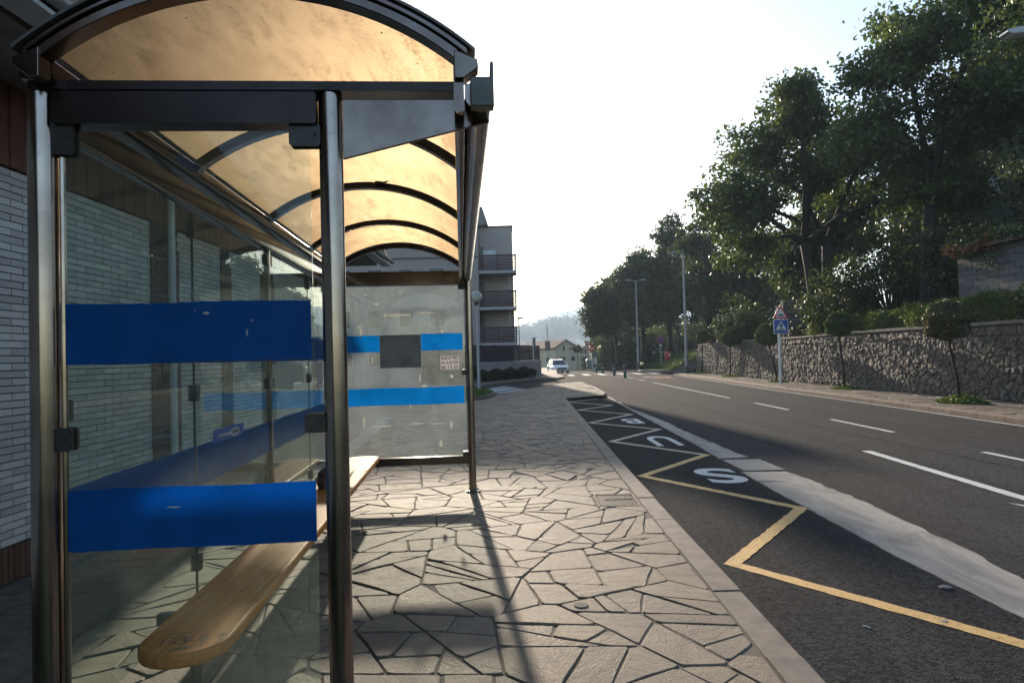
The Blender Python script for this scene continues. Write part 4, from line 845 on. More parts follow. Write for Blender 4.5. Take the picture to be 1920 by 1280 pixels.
tree('broadleaf_tree', (21.2, 25.5, 3.6), [(19.6, 25, 10.6, 2.3, 2.5, 2.4), (22.5, 25, 9.2, 2.8, 2.5, 2.8), (21.5, 26, 13.8, 2.6, 2.6, 2.2), (23.5, 25, 13, 2.4, 2.4, 2.4), (21.0, 23, 7.6, 2.2, 2, 2.0), (23.2, 23, 11, 2.4, 2, 2.4), (20.2, 23.5, 13.4, 1.8, 1.8, 1.6)], 'big tree over the block shed at the edge of the frame', G1, nclump=230, per=120, cr=1.0, ls=.1, tr=.28)
tree('broadleaf_tree', (17.6, 19.6, 3.0), [(16.1, 19.8, 10.9, 1.6, 1.6, 1.3), (17.6, 19.5, 12.2, 1.6, 1.6, 1.3), (18.0, 19.2, 9.8, 1.5, 1.6, 1.3)], 'airy tree crown with thin branches hanging near the lamp head', G1, nclump=80, per=100, cr=.75, ls=.075, tr=.16)
tree('broadleaf_tree', (19.2, 41, 3.4), [(18.0, 41, 8.2, 2.2, 2.5, 2.2), (20.6, 42, 10.4, 2.6, 2.8, 2.4), (16.6, 40, 6.4, 1.6, 2, 1.5)], 'dark tree filling the gap behind the forked trunks', G1, lm='leaf_dark', nclump=110, per=110, cr=1.1, ls=.15, tr=.25)
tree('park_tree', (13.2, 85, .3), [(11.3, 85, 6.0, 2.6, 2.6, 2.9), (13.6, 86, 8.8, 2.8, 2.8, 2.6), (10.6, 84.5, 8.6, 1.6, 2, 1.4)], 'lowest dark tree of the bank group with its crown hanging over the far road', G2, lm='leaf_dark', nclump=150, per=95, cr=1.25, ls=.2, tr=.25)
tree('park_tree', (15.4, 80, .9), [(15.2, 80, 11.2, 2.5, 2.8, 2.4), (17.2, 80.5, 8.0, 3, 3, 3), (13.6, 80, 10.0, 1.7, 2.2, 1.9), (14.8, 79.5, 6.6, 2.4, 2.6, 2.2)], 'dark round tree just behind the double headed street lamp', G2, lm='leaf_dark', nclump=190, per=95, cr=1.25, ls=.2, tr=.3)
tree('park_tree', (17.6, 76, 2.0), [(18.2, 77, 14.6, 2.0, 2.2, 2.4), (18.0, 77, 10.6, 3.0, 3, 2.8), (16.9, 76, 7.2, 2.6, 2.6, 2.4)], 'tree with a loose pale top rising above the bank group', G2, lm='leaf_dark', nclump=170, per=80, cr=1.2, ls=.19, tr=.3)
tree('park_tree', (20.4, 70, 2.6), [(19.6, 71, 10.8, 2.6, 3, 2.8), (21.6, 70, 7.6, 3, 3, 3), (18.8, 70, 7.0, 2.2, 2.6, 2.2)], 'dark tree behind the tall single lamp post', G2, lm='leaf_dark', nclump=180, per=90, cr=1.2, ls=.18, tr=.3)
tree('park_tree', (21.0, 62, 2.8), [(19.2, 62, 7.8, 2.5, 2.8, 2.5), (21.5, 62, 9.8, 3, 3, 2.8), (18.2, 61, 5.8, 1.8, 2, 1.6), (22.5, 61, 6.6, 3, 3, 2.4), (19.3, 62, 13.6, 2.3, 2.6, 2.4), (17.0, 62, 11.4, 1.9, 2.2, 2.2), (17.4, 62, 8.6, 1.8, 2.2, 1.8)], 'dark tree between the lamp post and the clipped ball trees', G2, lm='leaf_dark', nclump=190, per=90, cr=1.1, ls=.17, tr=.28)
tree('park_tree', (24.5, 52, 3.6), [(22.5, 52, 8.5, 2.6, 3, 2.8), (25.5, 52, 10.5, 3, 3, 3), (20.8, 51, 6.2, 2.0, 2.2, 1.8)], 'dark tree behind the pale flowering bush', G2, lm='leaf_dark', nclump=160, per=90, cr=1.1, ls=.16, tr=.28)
def bush(name, base, lobes, label, lm, nclump, per, cr, ls, group=None, cat='bush', shell=.35):
    root = empty(name, base, 0, label, cat, group); b = Vector(base); L = [(l[0] - b.x, l[1] - b.y, l[2] - b.z, *l[3:]) for l in lobes]
    pts, c = crown_pts(L, nclump, per, cr, shell); leaves_obj('foliage', pts, ls, M[lm], root); mb = MB()
    for q in c[::max(1, len(c) // 24)]: q = Vector(q); mb.tube([(q.x * .15, q.y * .15, -.1), (q.x * .6, q.y * .6, q.z * .55), q], [.035, .02, .008], 5, False)
    mb.build('stems', M['bark'], root); return root
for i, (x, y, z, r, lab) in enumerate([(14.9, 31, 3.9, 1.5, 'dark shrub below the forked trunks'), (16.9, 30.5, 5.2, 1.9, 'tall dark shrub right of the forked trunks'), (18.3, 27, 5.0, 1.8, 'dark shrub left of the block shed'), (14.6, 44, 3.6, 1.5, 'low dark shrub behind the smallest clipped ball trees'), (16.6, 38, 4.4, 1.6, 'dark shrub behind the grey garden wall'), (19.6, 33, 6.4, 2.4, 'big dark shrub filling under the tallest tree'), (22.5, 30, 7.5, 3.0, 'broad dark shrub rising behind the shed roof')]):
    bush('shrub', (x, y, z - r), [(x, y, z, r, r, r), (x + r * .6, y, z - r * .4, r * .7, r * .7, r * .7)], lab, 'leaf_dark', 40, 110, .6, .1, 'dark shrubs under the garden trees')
bush('flowering_bush', (14.9, 42, 2.1), [(14.6, 42, 3.3, .95, .9, .95), (14.2, 42, 2.8, .7, .8, .6), (15.2, 42, 3.0, .7, .7, .8)], 'large loose bush of pale green tips above the wall left of the road sign', 'leaf_ball', 70, 100, .32, .055)
ug = np.stack([NP.uniform(12, 48, 16000), NP.uniform(93, 108, 16000), NP.uniform(0, 1, 16000) ** .8], 1); ug[:, 2] = .2 + ug[:, 2] * (5.5 + 1.6 * np.sin(ug[:, 0] * .9) + .05 * (ug[:, 0] - 12))
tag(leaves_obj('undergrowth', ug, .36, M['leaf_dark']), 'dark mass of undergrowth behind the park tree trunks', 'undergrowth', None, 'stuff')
# clipped ball trees on the pavement
bt = [((12.31, 18.87), (1775, 602), 40, 'leaf_ball_red', 'nearest clipped ball tree, reddish crown and leaning trunk'), ((12.89, 26.6), (1573, 609), 24, 'leaf_ball', 'clipped ball tree right of the pedestrian crossing sign, leaning thin trunk'), ((13.02, 33.7), (1440, 628), 22, 'leaf_ball', 'clipped ball tree partly hidden by the pedestrian crossing sign'), ((13.4, 42.2), (1370, 633), 19, 'leaf_ball', 'clipped ball tree in front of the pale flowering bush'), ((13.75, 49.8), (1318, 630), 12, 'leaf_ball', 'smallest clipped ball tree at the end of the stone wall')]
def grass_tuft(x, y, r, n, h, label, group):
    a = NP.uniform(0, 2 * pi, n); q = np.sqrt(NP.uniform(0, 1, n)) * r; c = np.stack([x + q * np.cos(a) * 1.0, y + q * np.sin(a) * 1.5, NP.uniform(.0, 1, n) * h * (1.1 - q / r)], 1)
    root = empty('grass_tuft', (x, y, 0), 0, label, 'grass tuft', group); o = leaves_obj('blades', c - np.array([x, y, 0]), .045, M['grass'], root, .35, .2); return root
for i, ((bx_, by_), (cx_, cy_), rp_, lm, lab) in enumerate(bt):
    root = empty('ball_tree', (bx_, by_, 0), 0, lab, 'tree', 'clipped ball trees along the right pavement'); c = at(cx_, cy_, by_) - Vector((bx_, by_, 0)); r = rp_ / F * by_
    d = NP.normal(size=(9000 if i < 2 else 5000, 3)); d /= np.linalg.norm(d, axis=1, keepdims=True); lump = 1 + .09 * np.sin(d[:, :1] * 7 + i) * np.sin(d[:, 1:2] * 6) + .07 * np.sin(d[:, 2:] * 9)
    p = d * r * lump * (1 - np.abs(NP.normal(size=(len(d), 1))) * .12) * np.array([1, 1, .95 if i != 3 else .85]); leaves_obj('crown', p + np.array(c), .042 if i < 2 else .055, M[lm], root)
    mb = MB(); lean = c * .5; mb.tube([(0, 0, -.05), (c.x * .3 + .03, c.y * .3, c.z * .3), (c.x * .7 - .02, c.y * .7, c.z * .68), (c.x, c.y, c.z - r * .3)], [.055, .04, .035, .03], 8)
    for k in range(14): a = 2 * pi * k / 14; mb.tube([(c.x, c.y, c.z - r * .5), (c.x + r * .75 * math.cos(a), c.y + r * .75 * math.sin(a), c.z + r * .5 * math.sin(k * 2.1))], [.016, .005], 4, False)
    mb.build('trunk', M['bark'], root, smooth='all')
    grass_tuft(bx_ + .05, by_, (.55, .5, .45, .5, .55)[i], (2600, 1800, 1500, 1500, 1200)[i], (.3, .14, .2, .16, .2)[i], ('tallest weedy green tuft around the nearest ball tree trunk', 'grass tuft around the leaning ball tree trunk right of the sign', 'grass tuft at the foot of the road sign', 'grass tuft under the ball tree before the flowering bush', 'grass tuft by the trunk at the end of the stone wall')[i], 'grass tufts at the ball tree feet')
# hedges behind the coping
def hedge(name, y0, y1, off, w, z0, zt, lm, n, ls, label, rough=.12, asp=.5, up=0):
    yy = NP.uniform(y0, y1, n); f = NP.uniform(0, 1, n); side = NP.uniform(0, 1, n); zz = np.empty(n); xx = np.empty(n)
    zt_ = np.array([zt(v) for v in yy]) + .1 * np.sin(yy * 3.1) + .06 * np.sin(yy * 7.7); wxs = np.array([wx(v) for v in yy]) + off
    top = side > .6; zz = np.where(top, zt_ + NP.normal(size=n) * .05, z0 + (zt_ - z0) * f); xx = np.where(top, wxs + NP.uniform(0, 1, n) * w, wxs + np.abs(NP.normal(size=n)) * rough - .05 + .1 * np.sin(yy * 2.3))
    root = empty(name, (13.9 + off, (y0 + y1) / 2, z0), 0, label, 'hedge'); c = np.stack([xx, yy, zz], 1) - np.array([13.9 + off, (y0 + y1) / 2, z0])
    leaves_obj('foliage', c, ls, M[lm], root, asp, up); mb = MB()
    y = y0 + .1
    while y < y1: mb.tube([(wx(y) - 13.9 + .25, y - (y0 + y1) / 2, -.1), (wx(y) - 13.9 + .25 + random.uniform(-.1, .1), y - (y0 + y1) / 2 + random.uniform(-.1, .1), (zt(y) - z0) * .85)], [.02, .008], 4, False); y += .22
    mb.build('stems', M['bark'], root)
hedge('hedge', 18.6, 33, .55, 1.0, 2.12, lambda y: interp(y, [(18, 3.05), (24, 2.95), (30, 2.75), (34, 2.6)]), 'leaf_hedge', 26000, .06, 'long grassy topped hedge with brown base behind the wall coping', .2, .3, .0)
hedge('hedge', 33, 52, .6, .9, 2.1, lambda y: interp(y, [(33, 2.5), (38, 2.55), (46, 2.9), (52, 2.7)]), 'leaf_bronze', 12000, .07, 'low bronze brown hedge left of the road sign above the wall', .2)
hedge('ivy_hedge', 9, 18.9, .35, 1.2, 2.1, lambda y: interp(y, [(9, 3.3), (15, 3.1), (17.6, 3.15), (18.9, 2.9)]), 'leaf_ivy', 15000, .055, 'glossy ivy hedge bulging over the wall at the right frame edge', .16, .75)
# grass on the slope and planted island
def blades(name, fn, n, s, parent, mat='grass', **kw): c = np.array([fn() for _ in range(n)]); return leaves_obj(name, c, s, M[mat], parent, .22, -.2, **kw)
def slope_pt():
    y = random.uniform(59, 100); x = rx(y) + 2.2 + random.uniform(0, 1) ** 1.6 * 14; return (x, y, slope_h(x, y) + random.uniform(0, .16))
o = blades('grass', slope_pt, 30000, .11, None); tag(o, 'rough sunlit grass on the bank below the park trees', 'grass', None, 'stuff')
for i, (x, y, z, r) in enumerate([(16.0, 92, 2.2, 1.6), (19.5, 88, 3.6, 1.5), (23, 84, 4.4, 1.8), (12.4, 93, 1.2, 1.3)]):
    bush('sunlit_shrub', (x, y, z - r), [(x, y, z, r, r, r * 1.2)], ('bright yellow green shrub seen between the park trunks', 'yellow green shrub beside the round no parking sign', 'pale shrub behind the trees near the tall lamp', 'low bright shrub at the foot of the lowest dark tree')[i], 'leaf_light', 26, 80, .7, .14, 'sunlit shrubs behind the park trees')
isl = [(-4.2, 24.6), (-1.9, 24.9), (-1.0, 26.2), (-.72, 28.4), (-1.0, 30.4), (-1.7, 31.9), (-4.2, 32.5)]
mb = MB(); mb.prism(isl, -.3, .13); ki = mb.build('planting_island', M['kerb'], kind='structure', bevel=.02)
mb = MB(); mb.prism([(p[0] * .97 - .08, 28.5 + (p[1] - 28.5) * .93) for p in isl], .1, .155); mb.build('turf', M['grass_ground'], ki)
def isl_pt():
    while True:
        x, y = random.uniform(-4.2, -.85), random.uniform(25, 31.9)
        if x < interp(y, [(25, -1.9), (26.2, -1.1), (28.4, -.85), (30.4, -1.1), (31.9, -1.8)]): return (x, y, .15 + random.uniform(0, .06))
o = blades('grass', isl_pt, 12000, .05, None); tag(o, 'mown green grass on the kerbed island around the globe lamp', 'grass', None, 'stuff')

# ------------------------------------------------------------------ signs, lamps, bollards
def fxz(y): return lambda a, b, h: (a, y - h, b)
sg = empty('road_sign', (12.35, 31.55, 0), 0, 'white pole with red triangle hump sign over blue pedestrian crossing sign', 'road sign')
mb = MB(); mb.tube([(0, 0, -.05), (.0, 0, 2.5), (0, 0, 3.55)], .06, 14); mb.build('pole', M['white_paint'], sg, smooth=True)
c0 = at(1462, 570, 31.55) - Vector((12.35, 31.55, 0)); c1 = at(1462.5, 597.5, 31.55) - Vector((12.35, 31.55, 0)); sx = c1.x - .0
def tri(cx, cz, s): return [(cx - s / 2, cz - s * .289), (cx + s / 2, cz - s * .289), (cx, cz + s * .577)]
ts = .74; tz = c1.z + ts * .289 + .01
mb = MB(); mb.prism(tri(sx, tz, ts), .062, .09, fxz(0)); tr_ = mb.build('warning_triangle', M['sign_red'], sg, bevel=.01)
mb = MB(); mb.prism(tri(sx, tz - .005, ts * .66), .091, .094, fxz(0)); mb.build('white_field', M['white_paint'], tr_)
mb = MB(); hp = [(-.17, -.12), (.17, -.12), (.17, -.085), (.12, -.075), (.07, -.03), (-.04, -.02), (-.09, -.07), (-.17, -.085)]; mb.prism([(sx + a, tz + b + .02) for a, b in hp], .095, .098, fxz(0)); mb.build('hump_symbol', M['black'], tr_)
q0 = c1.z - .02; qs = .68
mb = MB(); mb.prism([(sx - qs / 2, q0 - qs), (sx + qs / 2, q0 - qs), (sx + qs / 2, q0), (sx - qs / 2, q0)], .062, .088, fxz(0)); sq = mb.build('crossing_sign', M['white_paint'], sg, bevel=.012)
mb = MB(); e = .03; mb.prism([(sx - qs / 2 + e, q0 - qs + e), (sx + qs / 2 - e, q0 - qs + e), (sx + qs / 2 - e, q0 - e), (sx - qs / 2 + e, q0 - e)], .0885, .091, fxz(0)); mb.build('blue_field', M['sign_blue'], sq)
mb = MB(); mb.prism([(sx - .28, q0 - .54), (sx + .28, q0 - .54), (sx, q0 - .07)], .0915, .094, fxz(0)); mb.build('white_triangle', M['white_paint'], sq)
mb = MB(); ped = [[(.0, .19), (.03, .17), (.03, .13), (0, .11), (-.03, .13), (-.03, .17)], [(-.035, .105), (.04, .105), (.035, -.04), (-.03, -.04)], [(-.035, .1), (-.03, .06), (-.09, -.02), (-.11, -.0)], [(.04, .1), (.1, .02), (.085, .0), (.035, .05)], [(-.03, -.03), (.01, -.04), (-.05, -.17), (-.1, -.19), (-.06, -.12)], [(.0, -.04), (.035, -.03), (.06, -.1), (.1, -.18), (.06, -.18), (.02, -.1)]]
for P in ped: mb.prism([(sx + a, q0 - .33 + b) for a, b in P], .0945, .097, fxz(0))
mb.build('pedestrian_symbol', M['black'], sq)
for k in range(6): mb = MB(); x = sx - .25 + k * .09; mb.prism([(x, q0 - .54), (x + .045, q0 - .54), (x + .035 + (.02 if k < 3 else -.01), q0 - .455), (x + (.02 if k < 3 else -.01), q0 - .455)], .0945, .0965, fxz(0)); mb.build('stripe', M['black'], sq)
def lamp(x, y, h, arms, label, z0=0):
    root = empty('street_lamp', (x, y, z0), 0, label, 'street lamp', 'tall street lamps'); mb = MB(); mb.tube([(0, 0, -.1), (0, 0, .5), (0, 0, h)], [.13, .12, .06], 14); mb.build('pole', M['galvanised'], root, smooth=True)
    mb = MB(); mb.tube([(0, 0, 0), (0, 0, .55)], [.16, .145], 14); mb.build('base_sleeve', M['dark_metal'], root, smooth=True)
    for s in arms:
        mb = MB(); mb.tube([(0, 0, h - .12), (s * .3, 0, h - .02), (s * .55, 0, h + .03)], .035, 8); mb.build('arm', M['galvanised'], root, smooth=True)
        mb = MB(); mb.prism([(s * .45, -.02), (s * 1.15, .03), (s * 1.18, .06), (s * 1.0, .12), (s * .5, .1)] if s > 0 else [(s * .45, -.02), (s * .5, .1), (s * 1.0, .12), (s * 1.18, .06), (s * 1.15, .03)], -.14, .14, lambda a, b, q: (a, q, h + b)); hd = mb.build('lamp_head', M['galvanised'], root, bevel=.02)
        mb = MB(); mb.prism([(s * .6, -.03), (s * 1.1, .0), (s * 1.1, .012), (s * .6, .0)], -.1, .1, lambda a, b, q: (a, q, h + b)); mb.build('lens', M['lamp_lens'], hd)
lamp(12.92, 50.74, 8.95, [-1], 'tall single armed street lamp between the stone wall end and the road'); lamp(13.45, 73.1, 9.4, [-1, 1], 'tall double headed street lamp before the grass bank')
hp_ = at(1905, 62, 17); root = empty('street_lamp', (hp_.x + 2.3, 17, 0), 0, 'street lamp of which only the flat grey head enters at upper right', 'street lamp', 'tall street lamps')
mb = MB(); mb.tube([(0, 0, -.1), (0, 0, hp_.z - .2)], [.12, .06], 12); mb.build('pole', M['galvanised'], root, smooth=True); mb = MB(); mb.tube([(0, 0, hp_.z - .3), (-.8, 0, hp_.z), (-1.7, 0, hp_.z + .06)], .035, 8); mb.build('arm', M['galvanised'], root, smooth=True)
mb = MB(); mb.prism([(-2.62, -.03), (-2.5, -.09), (-1.8, -.05), (-1.6, .02), (-1.7, .1), (-2.3, .1), (-2.6, .03)], -.17, .17, lambda a, b, q: (a, q, hp_.z + b)); hd = mb.build('lamp_head', M['galvanised'], root, bevel=.02)
mb = MB(); mb.prism([(-2.5, -.1), (-1.85, -.06), (-1.85, -.04), (-2.5, -.08)], -.12, .12, lambda a, b, q: (a, q, hp_.z + b)); mb.build('lens', M['lamp_lens'], hd)
mb = MB(); l3 = at(975, 597, 72.6)
root = empty('street_lamp', (.77, 72.6, 0), 0, 'slim street lamp between the apartment balconies and the far hill', 'street lamp', 'tall street lamps'); mb.tube([(0, 0, -.2), (0, 0, l3.z)], [.09, .05], 10); mb.build('pole', M['galvanised'], root); mb = MB(); mb.prism([(-.15, -.1), (.5, .02), (.5, .14), (-.15, .1)], -.12, .12, lambda a, b, q: (a, q, l3.z + b)); mb.build('lamp_head', M['dark_metal'], root)
gl = empty('globe_lamp', (-1.52, 30.54, .13), 0, 'frosted globe lamp on a grey pole standing in the small grass island', 'street lamp')
gt = at(893, 557, 30.54); gz = gt.z - .13; gx = gt.x + 1.52
mb = MB(); mb.tube([(0, 0, -.1), (0, 0, 1.0), (gx * .8, 0, gz - .3)], [.085, .075, .05], 14); mb.build('pole', M['galvanised'], gl, smooth=True)
mb = MB(); mb.tube([(gx * .5, 0, 1.9), (gx * .5 - .16, 0, 2.0), (gx * .5 - .18, 0, 2.4), (gx * .5, 0, 2.5)], .018, 6); mb.build('bracket', M['dark_metal'], gl)
mb = MB(); mb.lathe([(.05, -.38), (.09, -.3), (.1, -.24)], (gx, 0, gz), 14); mb.build('collar', M['dark_metal'], gl, smooth=True)
mb = MB(); mb.lathe([(.26 * math.sin(a), -.26 * math.cos(a)) for a in [.35 + k * (pi / 2 - .35) / 8 for k in range(9)]], (gx, 0, gz), 22); mb.build('globe', M['globe'], gl, smooth='all')
mb = MB(); mb.lathe([(.265, 0), (.265, .012)] + [(.26 * math.sin(a), -.26 * math.cos(a)) for a in [pi / 2 + .06 + k * (pi / 2 - .1) / 8 for k in range(9)]], (gx, 0, gz), 22); mb.build('cap_shell', M['globe_top'], gl, smooth='all')
def bollard():
    root = empty('bollard', (0, 0, 0), 0, 'x', 'bollard', 'green bollards along the centre line')
    mb = MB(); mb.lathe([(.115, 0), (.11, .05), (.105, .52)], n=16); mb.build('post', M['bollard_green'], root, smooth=True)
    mb = MB(); mb.lathe([(.108, .52), (.108, .6)], n=16); mb.build('band', M['bollard_band'], root, smooth=True)
    mb = MB(); mb.lathe([(.105, .6), (.11, .68), (.12, .72), (.12, .78)], n=16); mb.build('neck', M['dark_metal'], root, smooth=True)
    mb = MB(); mb.lathe([(.125, .78), (.125, .84), (.1, .9), (.02, .92)], n=16); mb.build('cap', M['bollard_green'], root, smooth=True); return root
b0 = bollard()
for i, (x, y, lab) in enumerate([(7.94, 48.4, 'nearest green bollard with a pale band on the road centre line'), (8.05, 54.2, 'second green bollard beyond the first, at the crossing bars'), (8.1, 61.6, 'third green bollard beyond the crossing bars'), (8.36, 68.4, 'farthest green bollard, overlapping the slim teal cabinet')]):
    o = b0 if i == 0 else copy_tree(b0); o.location = (x, y, road_z(y)); o['label'] = lab
np_ = at(1239.5, 675, 66); root = empty('road_sign', np_, 0, 'round no parking sign on a pole standing on the grass bank', 'road sign')
mb = MB(); mb.tube([(0, 0, -.5), (0, 0, 2.4)], .04, 8); mb.build('pole', M['galvanised'], root); mb = MB(); R_ = .34
dc = at(1239, 637, 66).z - np_.z
mb.tube([(0, -.05, dc), (0, -.075, dc)], R_, 24); ds = mb.build('disc', M['sign_red'], root); mb = MB(); mb.tube([(0, -.076, dc), (0, -.08, dc)], R_ * .78, 24); mb.build('blue_face', M['sign_blue'], ds)
mb = MB(); mb.prism([(-.2, .15), (-.15, .2), (.2, -.15), (.15, -.2)], .081, .085, lambda a, b, h: (a, -h, dc + b)); mb.build('slash', M['sign_red'], ds); mb = MB(); mb.box(-.12, .12, -.06, -.045, dc - .62, dc - .45); mb.build('plate', M['white_paint'], root)
rb_ = at(1252, 681, 67); root = empty('litter_bin', rb_, 0, 'round red litter bin on a post on the grass bank', 'bin'); mb = MB(); mb.tube([(0, 0, -.4), (0, 0, .5)], .05, 8); mb.build('post', M['dark_metal'], root); mb = MB(); mb.lathe([(.18, .3), (.27, .5), (.29, 1.0), (.24, 1.15), (.05, 1.2)], n=14); b = mb.build('bin_body', M['sign_red'], root, smooth=True); mb = MB(); mb.box(.05, .2, -.3, -.27, .7, .95); mb.build('pale_label', M['white_paint'], b)
wp = at(1001, 705, 54); root = empty('road_sign', (wp.x, 54, 0), 0, 'back of a narrow dark sign on a white post before the garden wall', 'road sign'); mb = MB(); mb.tube([(0, 0, -.1), (0, 0, 3.0)], .05, 8); mb.build('pole', M['white_paint'], root); mb = MB(); mb.box(-.04, .2, -.02, .02, 2.3, 3.05); mb.build('sign_back', M['sign_grey'], root, bevel=.01)
wp = at(1028, 694, 70); root = empty('road_sign', (wp.x, 70, wp.z), 0, 'dark back of a triangular sign on a tall thin pole by the car', 'road sign'); tt = at(1028, 608, 70).z - wp.z; mb = MB(); mb.tube([(0, 0, -.3), (0, 0, tt)], .035, 8); mb.build('pole', M['galvanised'], root)
zc = at(1028, 648, 70).z - wp.z; mb = MB(); mb.prism([(-.33, .5), (.33, .5), (.33, -.5), (-.33, -.5), ][::-1], -.02, .02, lambda a, b, h: (a * (1 if abs(b) < .3 else .8), .08 + h, zc + b)); mb.build('sign_back', M['sign_grey'], root)
for (x, y0, y1, D, lab, red) in ((1112, 692, 640, 78, 'dark post with a red topped sign beside the cream house', True), (1145, 690, 636, 77, 'plain dark post at the edge of the grass bank', False)):
    p = at(x, y0, D); root = empty('sign_post', p, 0, lab, 'post'); mb = MB(); mb.tube([(0, 0, -.4), (0, 0, at(x, y1, D).z - p.z)], .06, 8); mb.build('pole', M['dark_metal'], root)
    if red:
        z = at(x, 653, D).z - p.z; mb = MB(); mb.tube([(-.1, -.07, z), (-.1, -.1, z)], .36, 18); d = mb.build('disc', M['sign_red'], root); mb = MB(); mb.box(-.34, .14, -.106, -.101, z - .07, z + .07); mb.build('bar', M['white_paint'], d)
p = at(1115, 690, 79); root = empty('cabinet', p, 0, 'slim teal and white roadside cabinet behind the farthest bollard', 'cabinet'); mb = MB(); mb.box(-.28, .28, -.15, .15, -.3, 1.25); mb.build('lower_box', M['render_white'], root, bevel=.02); mb = MB(); mb.box(-.3, .3, -.17, .17, 1.25, 1.95); mb.build('upper_box', M['teal_box'], root, bevel=.02); mb = MB(); mb.box(-.2, .2, -.157, -.151, .1, .5); mb.build('panel', M['teal_box'], root)
p = at(1107, 690, 82); root = empty('waste_container', p, 0, 'low grey green waste container beside the thin red sign post', 'bin'); mb = MB(); mb.prism([(-.4, 0), (.4, 0), (.5, .9), (-.5, .9)], -.35, .35, lambda a, b, h: (a, h, b)); mb.build('container', M['teal_box'], root, bevel=.03); mb = MB(); mb.prism([(-.53, .9), (.53, .9), (.4, 1.1), (-.4, 1.1)], -.38, .38, lambda a, b, h: (a, h, b)); mb.build('lid', M['galvanised'], root, bevel=.03)

# ------------------------------------------------------------------ apartment building with slatted balconies
AY = 51.0
ap = empty('apartment_building', (-5, AY, 0), 0, 'grey mauve apartment block with stacked dark slatted balconies at its corner', 'building'); AI = Matrix.Translation((5, -AY, 0))
def apart(mb, name, mat, parent=None, **kw):
    o = mb.build(name, M[mat], parent or ap, **kw)
    o.matrix_parent_inverse = AI if parent is None else Matrix.Identity(4); return o
X = lambda px, py: at(px, py, AY).x
Z = lambda px, py: at(px, py, AY).z
xl, xr, xs = X(700, 500), X(962, 500), X(898, 500)
zt, zl = Z(950, 420), Z(820, 440)
mb = MB(); mb.box(-26, xs, AY - .9, AY + 12, -1, zl + .5); apart(mb, 'wall', 'render_mauve')
mb = MB(); mb.box(xs + .02, xr, AY + 1.2, AY + 3.5, -1, zt); apart(mb, 'corner_wall', 'render_light')
zc = Z(800, 487); mb = MB(); mb.box(-26, xs - .0, AY - .98, AY - .905, zc - .05, zc + .05); apart(mb, 'string_course', 'dark_wall')
mb = MB(); mb.box(-26, xs - .01, AY - 1.02, AY - .905, zl + .502, zl + .62); apart(mb, 'parapet_cap', 'slab')
mb = MB(); mb.box(xs + .02, xr + .06, AY + 1.1, AY + 3.6, zt, zt + .12); apart(mb, 'parapet_cap', 'sign_grey')
zz = Z(905, 383); mb = MB(); mb.prism([(xs - .5, zl + .62), (xs + .75, zt + .12), (xs + .35, zz - .1), (xs + .15, zz + .02), (xs - .5, zz)], AY + .5, AY + 4, lambda a, b, h: (a, h, b)); apart(mb, 'roof_turret', 'sign_grey', bevel=.05)
mb = MB(); mb.box(xs + .7, xs + 1.5, AY + 3, AY + 4, zt + .12, zt + .45); apart(mb, 'roof_vent', 'slab')
slabs = [(510, 482), (577, 548), (643, 615)]
for i, (ps, pr_) in enumerate(slabs):
    z0 = Z(930, ps); zr = Z(930, pr_); xe = X(968 + i, ps)
    mb = MB(); mb.box(xs + .03, xe, AY - .95, AY + 1.2, z0 - .2, z0); bal = apart(mb, 'balcony_slab', 'slab')
    def bp(mb, name, mat): return mb.build(name, M[mat], bal)
    nsl = 10; 
    for k in range(nsl):
        z = lerp(z0 + .03, zr - .09, k / (nsl - 1)); mb = MB(); mb.box(xs + .04, xe, AY - .93, AY - .9, z, z + .07); mb.box(xe - .03, xe, AY - .895, AY + 1.15, z, z + .07); bp(mb, 'slat', 'balcony_slat')
    mb = MB(); mb.box(xs + .04, xe + .02, AY - .95, AY - .87, zr - .02, zr + .05); mb.box(xe - .05, xe + .02, AY - .865, AY + 1.15, zr - .02, zr + .05); bp(mb, 'handrail', 'balcony_slat')
    for x in (xs + .08, (xs + xe) / 2, xe - .08): mb = MB(); mb.box(x - .03, x + .03, AY - .89, AY - .85, z0, zr); bp(mb, 'rail_post', 'balcony_slat')
    if i: mb = MB(); mb.box(xe - .55, xe - .45, AY - .2, AY - .1, z0, Z(930, slabs[i - 1][0]) - .2); bp(mb, 'column', 'render_light')
    zlmp = Z(923, ps - 44); mb = MB(); mb.tube([(X(923, ps), AY + 1.19, zlmp), (X(923, ps), AY + 1.1, zlmp)], .16, 14); apart(mb, 'wall_lamp', 'globe_top')
    mb = MB(); mb.box(xs + .05, xs + .35, AY + 1.16, AY + 1.198, z0, z0 + 2.1); apart(mb, 'door_shutter', 'sign_grey')
mb = MB(); z0 = Z(930, 510); mb.box(X(907, 500), X(930, 500), AY - .3, AY - .25, z0 + .01, Z(930, 470)); apart(mb, 'white_cupboard', 'fascia')
mb = MB(); mb.box(xs + .05, xr - .2, AY + 1.15, AY + 1.197, .4, Z(930, 643) - .5); apart(mb, 'ground_floor_opening', 'window_dark')
for k in range(6):
    for fl in range(3):
        x = X(720, 560) - 3 + k * 2.3 - 5; z = .9 + fl * 3.0; mb = MB(); mb.box(x, x + 1.2, AY - .94, AY - .905, z, z + 1.4)
        f = apart(mb, 'window', 'slab'); mb = MB(); mb.box(x + .08, x + 1.12, AY - .946, AY - .941, z + .08, z + 1.32); mb.build('pane', M['window_dark'], f)
